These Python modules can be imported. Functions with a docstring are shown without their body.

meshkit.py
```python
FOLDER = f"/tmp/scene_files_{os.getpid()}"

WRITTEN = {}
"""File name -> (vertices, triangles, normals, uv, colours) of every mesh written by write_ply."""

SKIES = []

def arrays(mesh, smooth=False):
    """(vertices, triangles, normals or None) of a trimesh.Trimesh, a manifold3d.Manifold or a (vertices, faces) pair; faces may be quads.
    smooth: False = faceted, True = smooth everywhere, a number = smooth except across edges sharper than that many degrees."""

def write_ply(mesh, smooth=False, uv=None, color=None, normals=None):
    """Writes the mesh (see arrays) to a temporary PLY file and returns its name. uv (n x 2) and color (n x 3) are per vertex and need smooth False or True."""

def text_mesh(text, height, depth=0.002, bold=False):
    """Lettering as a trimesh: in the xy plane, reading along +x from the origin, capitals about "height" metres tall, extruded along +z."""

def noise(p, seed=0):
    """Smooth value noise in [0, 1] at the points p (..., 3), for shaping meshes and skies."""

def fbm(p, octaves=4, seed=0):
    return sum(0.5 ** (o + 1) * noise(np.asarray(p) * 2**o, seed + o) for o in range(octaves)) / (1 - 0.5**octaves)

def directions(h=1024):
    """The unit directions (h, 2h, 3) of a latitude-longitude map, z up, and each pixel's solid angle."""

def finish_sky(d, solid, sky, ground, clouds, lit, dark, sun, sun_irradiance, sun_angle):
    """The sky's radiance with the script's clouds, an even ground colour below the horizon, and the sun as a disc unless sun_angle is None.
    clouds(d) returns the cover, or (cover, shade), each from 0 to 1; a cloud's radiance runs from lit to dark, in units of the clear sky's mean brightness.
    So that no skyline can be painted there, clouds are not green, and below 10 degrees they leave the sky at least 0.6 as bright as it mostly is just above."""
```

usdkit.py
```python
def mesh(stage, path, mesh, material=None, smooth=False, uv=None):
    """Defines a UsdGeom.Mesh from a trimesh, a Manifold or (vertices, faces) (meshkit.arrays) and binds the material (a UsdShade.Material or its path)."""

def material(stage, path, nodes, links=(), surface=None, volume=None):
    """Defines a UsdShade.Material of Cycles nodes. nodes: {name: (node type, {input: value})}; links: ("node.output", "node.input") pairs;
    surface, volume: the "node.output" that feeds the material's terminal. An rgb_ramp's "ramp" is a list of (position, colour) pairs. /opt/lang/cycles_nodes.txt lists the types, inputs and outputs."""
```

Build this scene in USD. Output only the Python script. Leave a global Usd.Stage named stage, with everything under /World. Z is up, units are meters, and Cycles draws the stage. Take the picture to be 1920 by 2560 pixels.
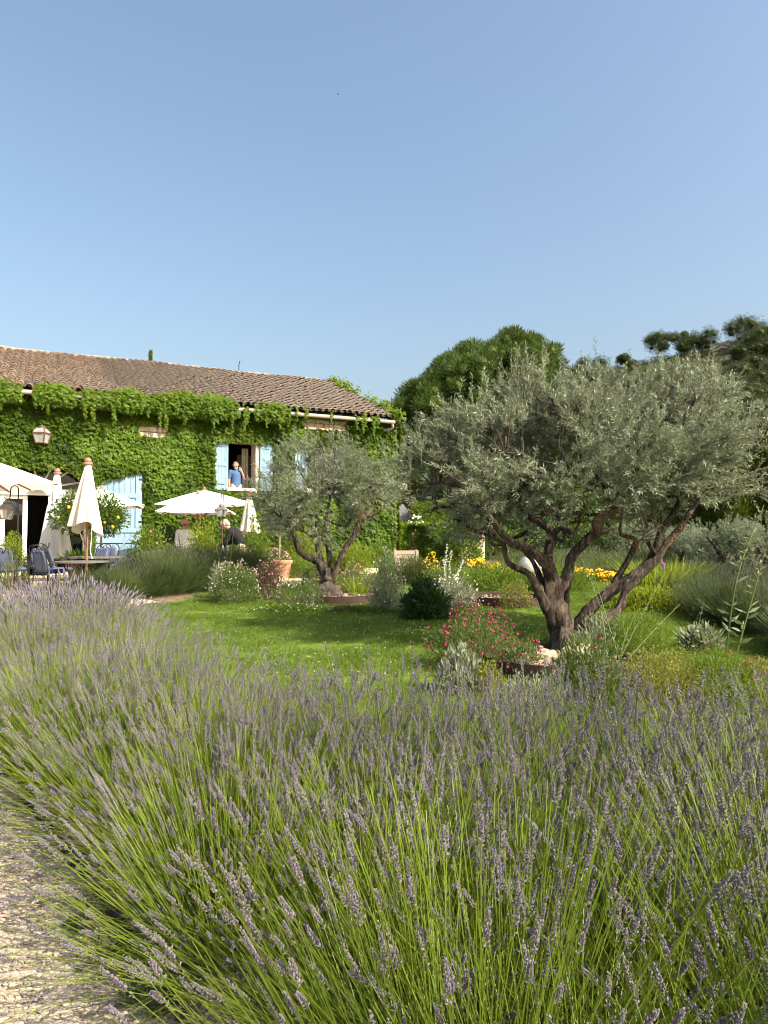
import math, random
import numpy as np, trimesh, usdkit, meshkit, manifold3d
from pxr import Usd, UsdGeom, UsdLux, UsdShade, Sdf, Gf, Vt
from shapely.geometry import Polygon, Point
import shapely

stage = Usd.Stage.CreateInMemory()
UsdGeom.SetStageUpAxis(stage, UsdGeom.Tokens.z)
UsdGeom.SetStageMetersPerUnit(stage, 1.0)
W = stage.DefinePrim('/World', 'Xform'); stage.SetDefaultPrim(W)
stage.DefinePrim('/World/Looks', 'Scope')

# ---------------------------------------------------------------- camera, sky, sun, exposure
EYE = np.array([0.0, 0.0, 1.55]); FPX = 1772.0; PITCH = math.radians(1.95)
cam = UsdGeom.Camera.Define(stage, '/World/camera')
cam.CreateHorizontalApertureAttr(26.0); cam.CreateVerticalApertureAttr(26.0 * 4 / 3); cam.CreateFocalLengthAttr(24.0)
cam.CreateClippingRangeAttr((0.05, 5000.0))
cam.AddTranslateOp().Set(Gf.Vec3d(*map(float, EYE))); cam.AddRotateXOp().Set(90.0 + math.degrees(PITCH))
cam.CreateExposureAttr(1.20)
SUN_EL = math.radians(41.0); SUN_XY = np.array([0.85, -0.53]); SUN_XY /= np.linalg.norm(SUN_XY)
SUN_ROT = math.atan2(SUN_XY[0], SUN_XY[1])
sun = UsdLux.DistantLight.Define(stage, '/World/sun')
sun.CreateNormalizeAttr(True); sun.CreateIntensityAttr(1.22); sun.CreateAngleAttr(0.53); sun.CreateColorAttr(Gf.Vec3f(1.0, 0.90, 0.74))
sun.AddRotateZOp().Set(math.degrees(math.atan2(SUN_XY[1], SUN_XY[0])) + 90); sun.AddRotateXOp().Set(90 - math.degrees(SUN_EL))
dome = UsdLux.DomeLight.Define(stage, '/World/sky')
dome.GetPrim().SetCustomDataByKey('kind', 'structure')
skym = usdkit.material(stage, '/World/Looks/sky_look', {
    's': ('sky_texture', {'sky_type': 'single_scattering', 'sun_disc': False, 'sun_elevation': SUN_EL, 'sun_rotation': SUN_ROT, 'altitude': 200.0, 'air_density': 1.45, 'aerosol_density': 6.0, 'ozone_density': 2.2}),
    'b': ('background_shader', {'strength': 0.105})}, [('s.color', 'b.color')], surface='b.background')
UsdShade.MaterialBindingAPI.Apply(dome.GetPrim()).Bind(skym)

# ---------------------------------------------------------------- helpers
def R(seed): return np.random.default_rng(seed)
def nrm(a): a = np.asarray(a, float); return a / np.maximum(np.linalg.norm(a, axis=-1, keepdims=True), 1e-9)
def sstep(a, b, x): t = np.clip((np.asarray(x, float) - a) / (b - a), 0, 1); return t * t * (3 - 2 * t)
def gz(x, y): return 0.34 * sstep(5.0, 15.0, y) + 0 * np.asarray(x, float)
def ray(px, py):
    u, v = (px - 960.0) / FPX, (1280.0 - py) / FPX
    c, s = math.cos(PITCH), math.sin(PITCH)
    return np.array([u, c - v * s, s + v * c])
def P(px, py, D):                                   # the place seen at photo pixel (px, py), D metres ahead
    r = ray(px, py); return EYE + r * (D / r[1])
def G(px, py):                                      # the place on the ground seen at a photo pixel
    r = ray(px, py); lo, hi = 0.5, 200.0
    for _ in range(60):
        m = (lo + hi) / 2; q = EYE + r * m
        if q[2] > gz(q[0], q[1]): lo = m
        else: hi = m
    q = EYE + r * lo; return np.array([q[0], q[1], float(gz(q[0], q[1]))])
_used = {}
def numbered(parent, name):
    n = _used.get((parent, name), 0); _used[(parent, name)] = n + 1
    return name if n == 0 else f'{name}_{n:03d}'
def tag(prim, label=None, cat=None, group=None, kind=None):
    for k, v in (('label', label), ('category', cat), ('group', group), ('kind', kind)):
        if v: prim.SetCustomDataByKey(k, v)
    return prim
class T:
    def __init__(s, path, loc, world): s.path, s.loc, s.world = path, np.asarray(loc, float), world
    @property
    def prim(s): return stage.GetPrimAtPath(s.path)
def thing(name, label, cat, loc=(0, 0, 0), rz=0.0, group=None, kind=None, world=True, scale=None):
    p = '/World/' + numbered('/World', name); x = UsdGeom.Xform.Define(stage, p)
    x.AddTranslateOp().Set(Gf.Vec3d(*map(float, loc)))
    if rz: x.AddRotateZOp().Set(math.degrees(rz))
    if scale: x.AddScaleOp().Set(Gf.Vec3f(*([scale] * 3 if np.ndim(scale) == 0 else scale)))
    tag(x.GetPrim(), label, cat, group, kind); return T(p, loc, world and not rz)
def part(parent, name, m, mat, smooth=False, label=None, kind=None):
    v, f = m if isinstance(m, tuple) else (np.asarray(m.vertices), np.asarray(m.faces)) if hasattr(m, 'vertices') else meshkit.arrays(m)[:2]
    v = np.asarray(v, float)
    if parent.world: v = v - parent.loc
    p = parent.path + '/' + numbered(parent.path, name)
    u = usdkit.mesh(stage, p, (v, f), mat, smooth=smooth); tag(u.GetPrim(), label, None, None, kind)
    return T(p, parent.loc, parent.world)
def solo(name, m, mat, label=None, cat=None, group=None, kind=None, smooth=False, loc=None):
    p = '/World/' + numbered('/World', name)
    v, f = m if isinstance(m, tuple) else (np.asarray(m.vertices), np.asarray(m.faces))
    loc = np.zeros(3) if loc is None else np.asarray(loc, float)
    u = usdkit.mesh(stage, p, (np.asarray(v, float) - loc, f), mat, smooth=smooth)
    if loc.any(): u.AddTranslateOp().Set(Gf.Vec3d(*map(float, loc)))
    tag(u.GetPrim(), label, cat, group, kind); return T(p, loc, True)
def dup(src, loc, rz=0.0, label=None, scale=None, group=None):
    d = src.prim.GetCustomData(); name = src.path.split('/')[-1]
    base = name[:-4] if name[-4:-3] == '_' and name[-3:].isdigit() else name
    t = thing(base, label or d.get('label'), d.get('category'), loc, rz, group or d.get('group'), d.get('kind'), False, scale)
    t.prim.GetReferences().AddInternalReference(src.path); t.prim.SetInstanceable(True); return t
def instancer(name, protos, pos, idx, quat, scale, label=None, cat=None, kind='stuff'):
    """protos: list of lists of (part name, mesh, material)"""
    p = '/World/' + numbered('/World', name); pi = UsdGeom.PointInstancer.Define(stage, p)
    paths = []
    for k, parts in enumerate(protos):
        q = f'{p}/kind_{k:03d}'; UsdGeom.Xform.Define(stage, q); paths.append(q)
        for nm, m, mt in parts: usdkit.mesh(stage, f'{q}/{nm}', m, mt)
    pi.CreatePrototypesRel().SetTargets([Sdf.Path(x) for x in paths])
    pi.CreateProtoIndicesAttr(Vt.IntArray.FromNumpy(np.asarray(idx, np.int32)))
    pi.CreatePositionsAttr(Vt.Vec3fArray.FromNumpy(np.asarray(pos, np.float32)))
    q = np.asarray(quat, float)
    pi.CreateOrientationsAttr(Vt.QuathArray([Gf.Quath(float(a), float(b), float(c), float(d)) for a, b, c, d in q]))
    s = np.asarray(scale, float); s = np.repeat(s[:, None], 3, 1) if s.ndim == 1 else s
    pi.CreateScalesAttr(Vt.Vec3fArray.FromNumpy(s.astype(np.float32)))
    tag(pi.GetPrim(), label, cat, None, kind); return pi
def quat_z(a): a = np.asarray(a, float); z = np.zeros_like(a); return np.stack([np.cos(a / 2), z, z, np.sin(a / 2)], -1)
def quat_tilt(vec, ang):                            # tilt the z axis towards the horizontal direction vec
    v = nrm(np.concatenate([np.asarray(vec, float), np.zeros((len(vec), 1))], 1)); ax = np.stack([-v[:, 1], v[:, 0], 0 * v[:, 0]], 1)
    h = np.asarray(ang)[:, None] / 2; return np.concatenate([np.cos(h), ax * np.sin(h)], 1)
def qmul(a, b):
    w1, x1, y1, z1 = a.T; w2, x2, y2, z2 = b.T
    return np.stack([w1*w2-x1*x2-y1*y2-z1*z2, w1*x2+x1*w2+y1*z2-z1*y2, w1*y2-x1*z2+y1*w2+z1*x2, w1*z2+x1*y2-y1*x2+z1*w2], 1)

def merge(ms):
    V, F, n = [], [], 0
    for v, f in ms:
        V.append(np.asarray(v, float)); F.append(np.asarray(f, int) + n); n += len(v)
    return np.vstack(V), np.vstack(F)
def box(c, s, rz=0.0, bev=0.0):
    s = np.asarray(s, float) / 2
    if bev:
        pts = [np.array([sx * (s[0] - (0 if a == 0 else bev)), sy * (s[1] - (0 if a == 1 else bev)), sz * (s[2] - (0 if a == 2 else bev))]) for sx in (-1, 1) for sy in (-1, 1) for sz in (-1, 1) for a in range(3)]
        h = trimesh.Trimesh(pts).convex_hull; v, f = np.array(h.vertices), np.array(h.faces)
    else:
        m = trimesh.creation.box(s * 2); v, f = np.array(m.vertices), np.array(m.faces)
    c_, s_ = math.cos(rz), math.sin(rz)
    return v @ np.array([[c_, s_, 0], [-s_, c_, 0], [0, 0, 1]]) + np.asarray(c, float), f
def beam(a, b, w, h=None, up=(0, 0, 1)):            # a box bar from a to b
    a, b = np.asarray(a, float), np.asarray(b, float); h = h or w; t = nrm(b - a)
    x = np.cross(t, up); x = nrm(x) if np.linalg.norm(x) > 1e-4 else np.array([1.0, 0, 0]); y = np.cross(x, t)
    v, f = box((0, 0, 0), (w, np.linalg.norm(b - a), h)); return v[:, :1] * x + v[:, 1:2] * t + v[:, 2:] * y + (a + b) / 2, f
def tubes(pts, rad, sides=3, cap=True):             # pts (n, k, 3): n tubes of k points
    pts = np.asarray(pts, float); n, k = pts.shape[:2]; rad = np.broadcast_to(np.asarray(rad, float), (n, k))
    tan = nrm(np.gradient(pts, axis=1)); ov = nrm(pts[:, -1] - pts[:, 0])
    ref = np.where(np.abs(ov[:, 2:3]) < .75, [[0, 0, 1.0]], [[1.0, .13, 0]])[:, None]
    x = nrm(np.cross(tan, ref)); y = np.cross(tan, x)
    a = np.arange(sides) * 2 * math.pi / sides
    ring = pts[:, :, None] + rad[:, :, None, None] * (np.cos(a)[:, None] * x[:, :, None] + np.sin(a)[:, None] * y[:, :, None])
    V = ring.reshape(-1, 3); base = (np.arange(n)[:, None, None] * k + np.arange(k - 1)[None, :, None]) * sides
    i = np.arange(sides)[None, None]; j = (i + 1) % sides
    A, B, C, Dd = base + i, base + j, base + sides + j, base + sides + i
    F = np.concatenate([np.stack([A, B, C], -1).reshape(-1, 3), np.stack([A, C, Dd], -1).reshape(-1, 3)])
    if cap and sides > 2:
        end = (np.arange(n) * k + k - 1)[:, None] * sides; st = (np.arange(n) * k)[:, None] * sides
        for q in range(1, sides - 1):
            F = np.concatenate([F, np.hstack([end, end + q, end + q + 1]), np.hstack([st, st + q + 1, st + q])])
    return V, F
def smoothline(p, k=4):                             # Catmull-Rom through points (with radius as 4th column)
    p = np.asarray(p, float)
    if len(p) < 3: return p
    q = np.vstack([2 * p[0] - p[1], p, 2 * p[-1] - p[-2]]); out = []
    for i in range(len(p) - 1):
        a, b, c, d = q[i:i + 4]
        for t in np.arange(k) / k: out.append(.5 * (2 * b + (c - a) * t + (2 * a - 5 * b + 4 * c - d) * t * t + (3 * b - a - 3 * c + d) * t ** 3))
    return np.array(out + [p[-1]])
def tube(p, r=None, sides=8, k=4):
    q = smoothline(p, k) if k > 1 else np.asarray(p, float)
    return tubes(q[None, :, :3], q[None, :, 3] if r is None else r, sides)
def lathe(prof, n=24, c=(0, 0, 0), a0=0.0):
    prof = np.asarray(prof, float); a = a0 + np.arange(n) * 2 * math.pi / n; k = len(prof)
    V = np.stack([prof[:, 0][:, None] * np.cos(a), prof[:, 0][:, None] * np.sin(a), np.repeat(prof[:, 1][:, None], n, 1)], -1).reshape(-1, 3) + np.asarray(c, float)
    i = np.arange(n); j = (i + 1) % n; F = []
    for q in range(k - 1):
        F += [np.stack([q * n + i, q * n + j, (q + 1) * n + j], 1), np.stack([q * n + i, (q + 1) * n + j, (q + 1) * n + i], 1)]
    return V, np.vstack(F)
def rnd_dirs(n, rng): return nrm(rng.normal(size=(n, 3)))
def leaves(base, d, L, Wd, rng, up=None, fold=0.12, curl=0.0):
    """folded diamond leaves: base points, axis directions, lengths, widths"""
    n = len(base); d = nrm(d); L = np.broadcast_to(L, (n,))[:, None]; Wd = np.broadcast_to(Wd, (n,))[:, None]
    r = rnd_dirs(n, rng) if up is None else nrm(np.broadcast_to(up, (n, 3)) + .45 * rng.normal(size=(n, 3)))
    s = nrm(np.cross(d, r)); nn = np.cross(s, d)
    mid = base + d * L * .48; f = nn * Wd * fold
    V = np.stack([base, mid + s * Wd / 2 + f, base + d * L - nn * L * curl, mid - s * Wd / 2 + f], 1).reshape(-1, 3)
    i = np.arange(n)[:, None] * 4
    return V, np.vstack([i + [0, 1, 2], i + [0, 2, 3]])
def lobed(base, d, nrmv, size, rng, pts=((0, 0), (.42, .1), (.5, .5), (.2, .45), (0, 1.0), (-.2, .45), (-.5, .5), (-.42, .1))):
    """lobed leaves lying across the normals nrmv, tips along d"""
    n = len(base); d = nrm(d); s = nrm(np.cross(d, nrmv)); nn = np.cross(s, d); size = np.broadcast_to(size, (n,))[:, None, None]
    q = np.array(pts); drop = -.18 * np.abs(q[:, 0]) ** 1.5 - .1 * q[:, 1] ** 2
    V = base[:, None] + size * (q[:, 0][None, :, None] * s[:, None] + q[:, 1][None, :, None] * d[:, None] + drop[None, :, None] * nn[:, None])
    k = len(q); i = np.arange(n)[:, None] * k; F = []
    for a, b, c in ((0, 1, 3), (1, 2, 3), (0, 3, 4), (0, 4, 5), (0, 5, 7), (7, 5, 6)): F.append(i + [a, b, c])
    return V.reshape(-1, 3), np.vstack(F)
def blobs_mesh(c, r, rng, sub=1, rough=.25):        # small lumps (fruit, flowers, stones)
    ico = trimesh.creation.icosphere(sub); v0, f0 = np.array(ico.vertices), np.array(ico.faces); n = len(c)
    r = np.asarray(r, float); r = np.broadcast_to(r if r.ndim == 2 else r.reshape(-1, 1), (n, 3))
    V = c[:, None] + v0[None] * r[:, None] * (1 + rough * (rng.random((n, len(v0), 1)) - .5))
    return V.reshape(-1, 3), (f0[None] + np.arange(n)[:, None, None] * len(v0)).reshape(-1, 3)

# ---------------------------------------------------------------- materials
_mn = {}
def mat(name, col, rough=.7, var=.15, scale=3.0, spec=.3, bump=0.0, bscale=60.0, metal=0.0, detail=5.0, col2=None, isl=False, bdist=.01):
    """a principled surface whose colour wanders by noise between two tones of itself"""
    c = np.array(col, float); c2 = np.array(col2, float) if col2 is not None else c * (1 - 1.6 * var)
    n = {'t': ('geometry', {}), 'n': ('noise_texture', {'scale': scale, 'detail': detail, 'roughness': .6}),
         'r': ('rgb_ramp', {'ramp': [(.3, tuple(c2)), (.7, tuple(np.minimum(c * (1 + .6 * var), 1)))]}),
         'p': ('principled_bsdf', {'roughness': rough, 'specular_ior_level': spec, 'metallic': metal})}
    l = [('t.position', 'n.vector'), ('n.fac', 'r.fac'), ('r.color', 'p.base_color')]
    if isl:
        n['i'] = ('rgb_ramp', {'ramp': [(0, (.6,) * 3), (1, (1.25,) * 3)]}); n['m'] = ('mix', {'mix_type': 'multiply', 'fac': 1.0})
        l = [('t.position', 'n.vector'), ('n.fac', 'r.fac'), ('r.color', 'm.color1'), ('t.random_per_island', 'i.fac'), ('i.color', 'm.color2'), ('m.color', 'p.base_color')]
    if bump:
        n['bn'] = ('noise_texture', {'scale': bscale, 'detail': 6.0, 'roughness': .65}); n['b'] = ('bump', {'strength': bump, 'distance': bdist})
        l += [('t.position', 'bn.vector'), ('bn.fac', 'b.height'), ('b.normal', 'p.normal')]
    return usdkit.material(stage, '/World/Looks/' + name, n, l, surface='p.BSDF')
def leafmat(name, ramp, trans=.3, rough=.5, spec=.4, tcol=None, obj=False):
    """foliage: each leaf its own tone, some light coming through"""
    ramp = [(p, tuple(c)) for p, c in ramp]; mean = np.mean([c for _, c in ramp], 0)
    tc = tuple(np.clip(np.array(tcol if tcol is not None else mean * np.array([1.5, 1.5, .8])), 0, 1))
    n = {'g': ('geometry', {}), 'r': ('rgb_ramp', {'ramp': ramp}), 'p': ('principled_bsdf', {'roughness': rough, 'specular_ior_level': spec}),
         'tr': ('translucent_bsdf', {'color': tc}), 'x': ('mix_closure', {'fac': trans}),
         'nz': ('noise_texture', {'scale': 1.7, 'detail': 3.0}), 'a': ('math', {'math_type': 'multiply_add', 'value2': .6, 'use_clamp': True}), 'b': ('math', {'math_type': 'multiply_add', 'value2': .9, 'value3': -.25})}
    l = [('g.position', 'nz.vector'), ('nz.fac', 'b.value1'), ('g.random_per_island', 'a.value1'), ('b.value', 'a.value3'), ('a.value', 'r.fac'), ('r.color', 'p.base_color'), ('p.BSDF', 'x.closure1'), ('tr.BSDF', 'x.closure2')]
    return usdkit.material(stage, '/World/Looks/' + name, n, l, surface='x.closure')
def bark(name, c1, c2, c3=None, scale=14.0, lich=None):
    n = {'g': ('geometry', {}), 'mp': ('mapping', {'scale': (1, 1, .28)}), 'n': ('noise_texture', {'scale': scale, 'detail': 8.0, 'roughness': .7}), 'n2': ('noise_texture', {'scale': 2.6, 'detail': 4.0}),
         'r': ('rgb_ramp', {'ramp': [(.32, c1), (.52, c2), (.72, c3 or c2)]}), 'r2': ('rgb_ramp', {'ramp': [(.54, (0,) * 3), (.64, (1,) * 3)]}),
         'm': ('mix', {'color2': lich or c2}), 'b': ('bump', {'strength': 1.0, 'distance': .06}), 'p': ('principled_bsdf', {'roughness': .9, 'specular_ior_level': .15})}
    l = [('g.position', 'mp.vector'), ('mp.vector', 'n.vector'), ('g.position', 'n2.vector'), ('n.fac', 'r.fac'), ('n2.fac', 'r2.fac'), ('r2.color', 'm.fac'), ('r.color', 'm.color1'), ('m.color', 'p.base_color'), ('n.fac', 'b.height'), ('b.normal', 'p.normal')]
    return usdkit.material(stage, '/World/Looks/' + name, n, l, surface='p.BSDF')
# ---------------------------------------------------------------- ground
def sheet(poly, step, dz, rough=0.0, seed=0):
    """a ground sheet cut to a polygon, following the ground's height"""
    pl = Polygon(poly); x0, y0, x1, y1 = pl.bounds
    X, Y = np.meshgrid(np.arange(x0, x1 + step, step), np.arange(y0, y1 + step, step)); ny, nx = X.shape
    V = np.stack([X.ravel(), Y.ravel(), gz(X.ravel(), Y.ravel()) + dz], 1)
    if rough: V[:, 2] += rough * (meshkit.fbm(V * [1.5, 1.5, 0] + seed, 3) - .5)
    i = (np.arange(ny - 1)[:, None] * nx + np.arange(nx - 1)).ravel()
    F = np.vstack([np.stack([i, i + 1, i + nx + 1], 1), np.stack([i, i + nx + 1, i + nx], 1)])
    c = V[F].mean(1); F = F[shapely.contains_xy(pl, c[:, 0], c[:, 1])]
    u, inv = np.unique(F, return_inverse=True); return V[u], inv.reshape(-1, 3)
def inside(poly, n, rng, dens=None):
    pl = Polygon(poly); x0, y0, x1, y1 = pl.bounds; out = np.zeros((0, 2))
    while len(out) < n:
        q = rng.random((n * 2, 2)) * [x1 - x0, y1 - y0] + [x0, y0]; q = q[shapely.contains_xy(pl, q[:, 0], q[:, 1])]
        if dens is not None: q = q[rng.random(len(q)) < dens(q)]
        out = np.vstack([out, q])
    return out[:n]

M_soil = mat('soil', (.20, .145, .095), .95, .4, 9, bump=.6, bscale=40, spec=.1)
M_far = mat('far_field', (.10, .12, .045), .95, .5, .5, col2=(.14, .13, .06), spec=.1)
M_lawn = mat('lawn_turf', (.12, .16, .022), .9, .3, 5, col2=(.06, .11, .014), bump=.5, bscale=90, spec=.15)
M_gravel = mat('gravel_bed', (.54, .44, .31), .95, .25, 60, bump=.9, bscale=110, spec=.15)
M_terr = mat('terrace_gravel', (.52, .41, .28), .95, .3, 18, bump=.7, bscale=60, spec=.15)
M_stone_g = mat('gravel_stone', (.66, .56, .42), .85, .15, 30, isl=True, spec=.25)
# one sheet to the horizon, finer near by
g1 = sheet([(-60, -6), (60, -6), (60, 40), (-60, 40)], 1.0, -.02)
far = []
ring = [(-60, -6), (60, -6), (60, 40), (-60, 40)]; outer = [(-3000, -3000), (3000, -3000), (3000, 3000), (-3000, 3000)]
Vr = np.array([(x, y, float(gz(x, y)) - .02) for x, y in ring] + [(x, y, -.02 if y < 0 else .32) for x, y in outer])
Fr = np.array([[0, 4, 5], [0, 5, 1], [1, 5, 6], [1, 6, 2], [2, 6, 7], [2, 7, 3], [3, 7, 4], [3, 4, 0]])
solo('ground', g1, M_soil, kind='structure', label='brown garden soil under the beds')
solo('far_ground', (Vr, Fr), M_far, kind='structure', label='flat land beyond the garden')
PATH = [(-14, -4), (.1, -4), (.0, .9), (-.3, 2.1), (-.9, 2.9), (-1.6, 3.9), (-2.5, 5.1), (-3.9, 7.1), (-4.8, 8.9), (-5.0, 11.2), (-4.6, 12.2), (-4.2, 13.4), (-5.2, 14.2), (-6.5, 14.4), (-8.2, 13.6), (-14, 13.5)]
TERR = [(-14, 13.5), (-8.2, 13.6), (-6.5, 14.4), (-5.2, 15.2), (-2.4, 19.2), (-1.8, 24.4), (-2.5, 25.2), (-12, 20.6), (-16, 18.6)]
LAWN = [(12, 2.4), (4.5, 2.8), (1.8, 2.9), (.5, 3.1), (-.1, 3.4), (-.7, 4.0), (-1.4, 5.3), (-2.4, 6.8), (-3.5, 8.8), (-4.2, 10.4), (-4.2, 12.4), (-3.6, 14.8), (-2.6, 16.6), (-1.8, 19), (-1.6, 23), (.3, 26), (2.4, 27), (7, 24), (9, 20), (12, 14)]
solo('gravel_path', sheet(PATH, .2, .004), M_gravel, kind='structure', label='pale beige gravel path in the lower left')
solo('terrace', sheet(TERR, .25, .008), M_terr, kind='structure', label='sandy terrace in front of the house')
solo('lawn', sheet(LAWN, .2, .006, .03), M_lawn, kind='structure', label='mown green lawn behind the lavender')

# gravel stones: patches of loose chippings
def stone_patch(seed):
    rng = R(seed); n = 540; c = np.concatenate([rng.random((n, 2)) * .36 - .18, rng.random((n, 1)) * .006], 1)
    s = .0055 + .0085 * rng.random(n) ** 1.6
    ico = trimesh.creation.icosphere(0); v0, f0 = np.array(ico.vertices), np.array(ico.faces)
    sc = s[:, None] * np.stack([.8 + .6 * rng.random(n), .8 + .6 * rng.random(n), .40 + .25 * rng.random(n)], 1)
    a = rng.random(n) * 6.28; v = v0[None] * sc[:, None] * (1 + .5 * (rng.random((n, 12, 1)) - .5))
    x = v[..., 0] * np.cos(a)[:, None] - v[..., 1] * np.sin(a)[:, None]; y = v[..., 0] * np.sin(a)[:, None] + v[..., 1] * np.cos(a)[:, None]
    return (np.stack([x, y, v[..., 2]], -1) + c[:, None]).reshape(-1, 3), (f0[None] + np.arange(n)[:, None, None] * 12).reshape(-1, 3)
rng = R(11); gp = []
for x in np.arange(-4.2, .3, .3):
    for y in np.arange(1.2, 6.6, .3):
        if Polygon(PATH).buffer(.12).contains(Point(x, y)): gp.append((x + rng.normal() * .03, y + rng.normal() * .03))
gp = np.array(gp); n = len(gp)
instancer('gravel', [[('stone', stone_patch(s), M_stone_g)] for s in (1, 2, 3, 4)], np.c_[gp, gz(gp[:, 0], gp[:, 1]) + .005], rng.integers(0, 4, n), quat_z(rng.integers(0, 4, n) * math.pi / 2 + rng.normal(size=n) * .15), np.ones(n), 'loose pale limestone chippings on the path beside the lavender', 'gravel')

# grass
M_grass = leafmat('grass_blade', [(0, (.055, .095, .008)), (.5, (.115, .165, .014)), (1, (.24, .26, .035))], .35, .5, .3, (.20, .29, .03))
M_clover = mat('clover_flower', (.62, .62, .48), .8, .1, 40)
def grass_patch(seed, n=620, flowers=0):
    rng = R(seed); b = np.c_[rng.random((n, 2)) * .7 - .35, np.zeros(n)]
    d = nrm(np.c_[rng.normal(size=(n, 2)) * .55, np.ones(n)])
    m = leaves(b, d, .022 + .035 * rng.random(n) ** 1.5, .006 + .004 * rng.random(n), rng)
    k = n // 3; c = np.c_[rng.random((k, 2)) * .7 - .35, .018 + .014 * rng.random(k)]; dd = nrm(np.c_[rng.normal(size=(k, 2)), .25 * rng.normal(size=k)])
    return [('blades', merge([m, leaves(c, dd, .02, .018, rng, up=(0, 0, 1))]), M_grass)] + ([('clover', blobs_mesh(np.c_[rng.random((flowers, 2)) * .7 - .35, 0.028 + .015 * rng.random(flowers)], .0062, rng, 0), M_clover)] if flowers else [])
rng = R(12); gp = []
for x in np.arange(-4.5, 11.9, .55):
    for y in np.arange(2.8, 26.5, .55):
        if Polygon(LAWN).buffer(-.1).contains(Point(x, y)): gp.append((x + rng.normal() * .08, y + rng.normal() * .08))
gp = np.array(gp); n = len(gp)
cl = meshkit.fbm(np.c_[gp * .45, np.zeros(n)], 3, 5) > .53
instancer('grass', [grass_patch(s) for s in (1, 2, 3)] + [grass_patch(s, 620, 5) for s in (4, 5)], np.c_[gp, gz(gp[:, 0], gp[:, 1]) + .006], np.where(cl, rng.integers(3, 5, n), rng.integers(0, 3, n)), quat_z(rng.random(n) * 6.28), .85 + .4 * rng.random(n), 'short mown grass with white clover on the lawn', 'grass')

# ---------------------------------------------------------------- lavender
M_stem = leafmat('lavender_stem', [(0, (.09, .14, .014)), (.5, (.22, .285, .032)), (1, (.43, .47, .09))], .25, .45, .3, (.40, .48, .05))
M_spike = leafmat('lavender_flower', [(0, (.12, .105, .13)), (.45, (.235, .205, .235)), (.8, (.36, .32, .335)), (.96, (.42, .39, .37)), (1, (.25, .19, .44))], .14, .7, .2, (.29, .25, .31))
M_lavfol = leafmat('lavender_foliage', [(0, (.07, .095, .035)), (.5, (.13, .16, .06)), (1, (.20, .22, .11))], .2, .65, .25)
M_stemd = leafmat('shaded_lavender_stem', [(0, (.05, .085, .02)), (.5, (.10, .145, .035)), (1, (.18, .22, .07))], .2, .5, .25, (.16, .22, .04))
M_spiked = leafmat('pale_lavender_flower', [(0, (.07, .075, .05)), (.6, (.135, .13, .11)), (1, (.21, .19, .19))], .1, .7, .2)
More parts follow.
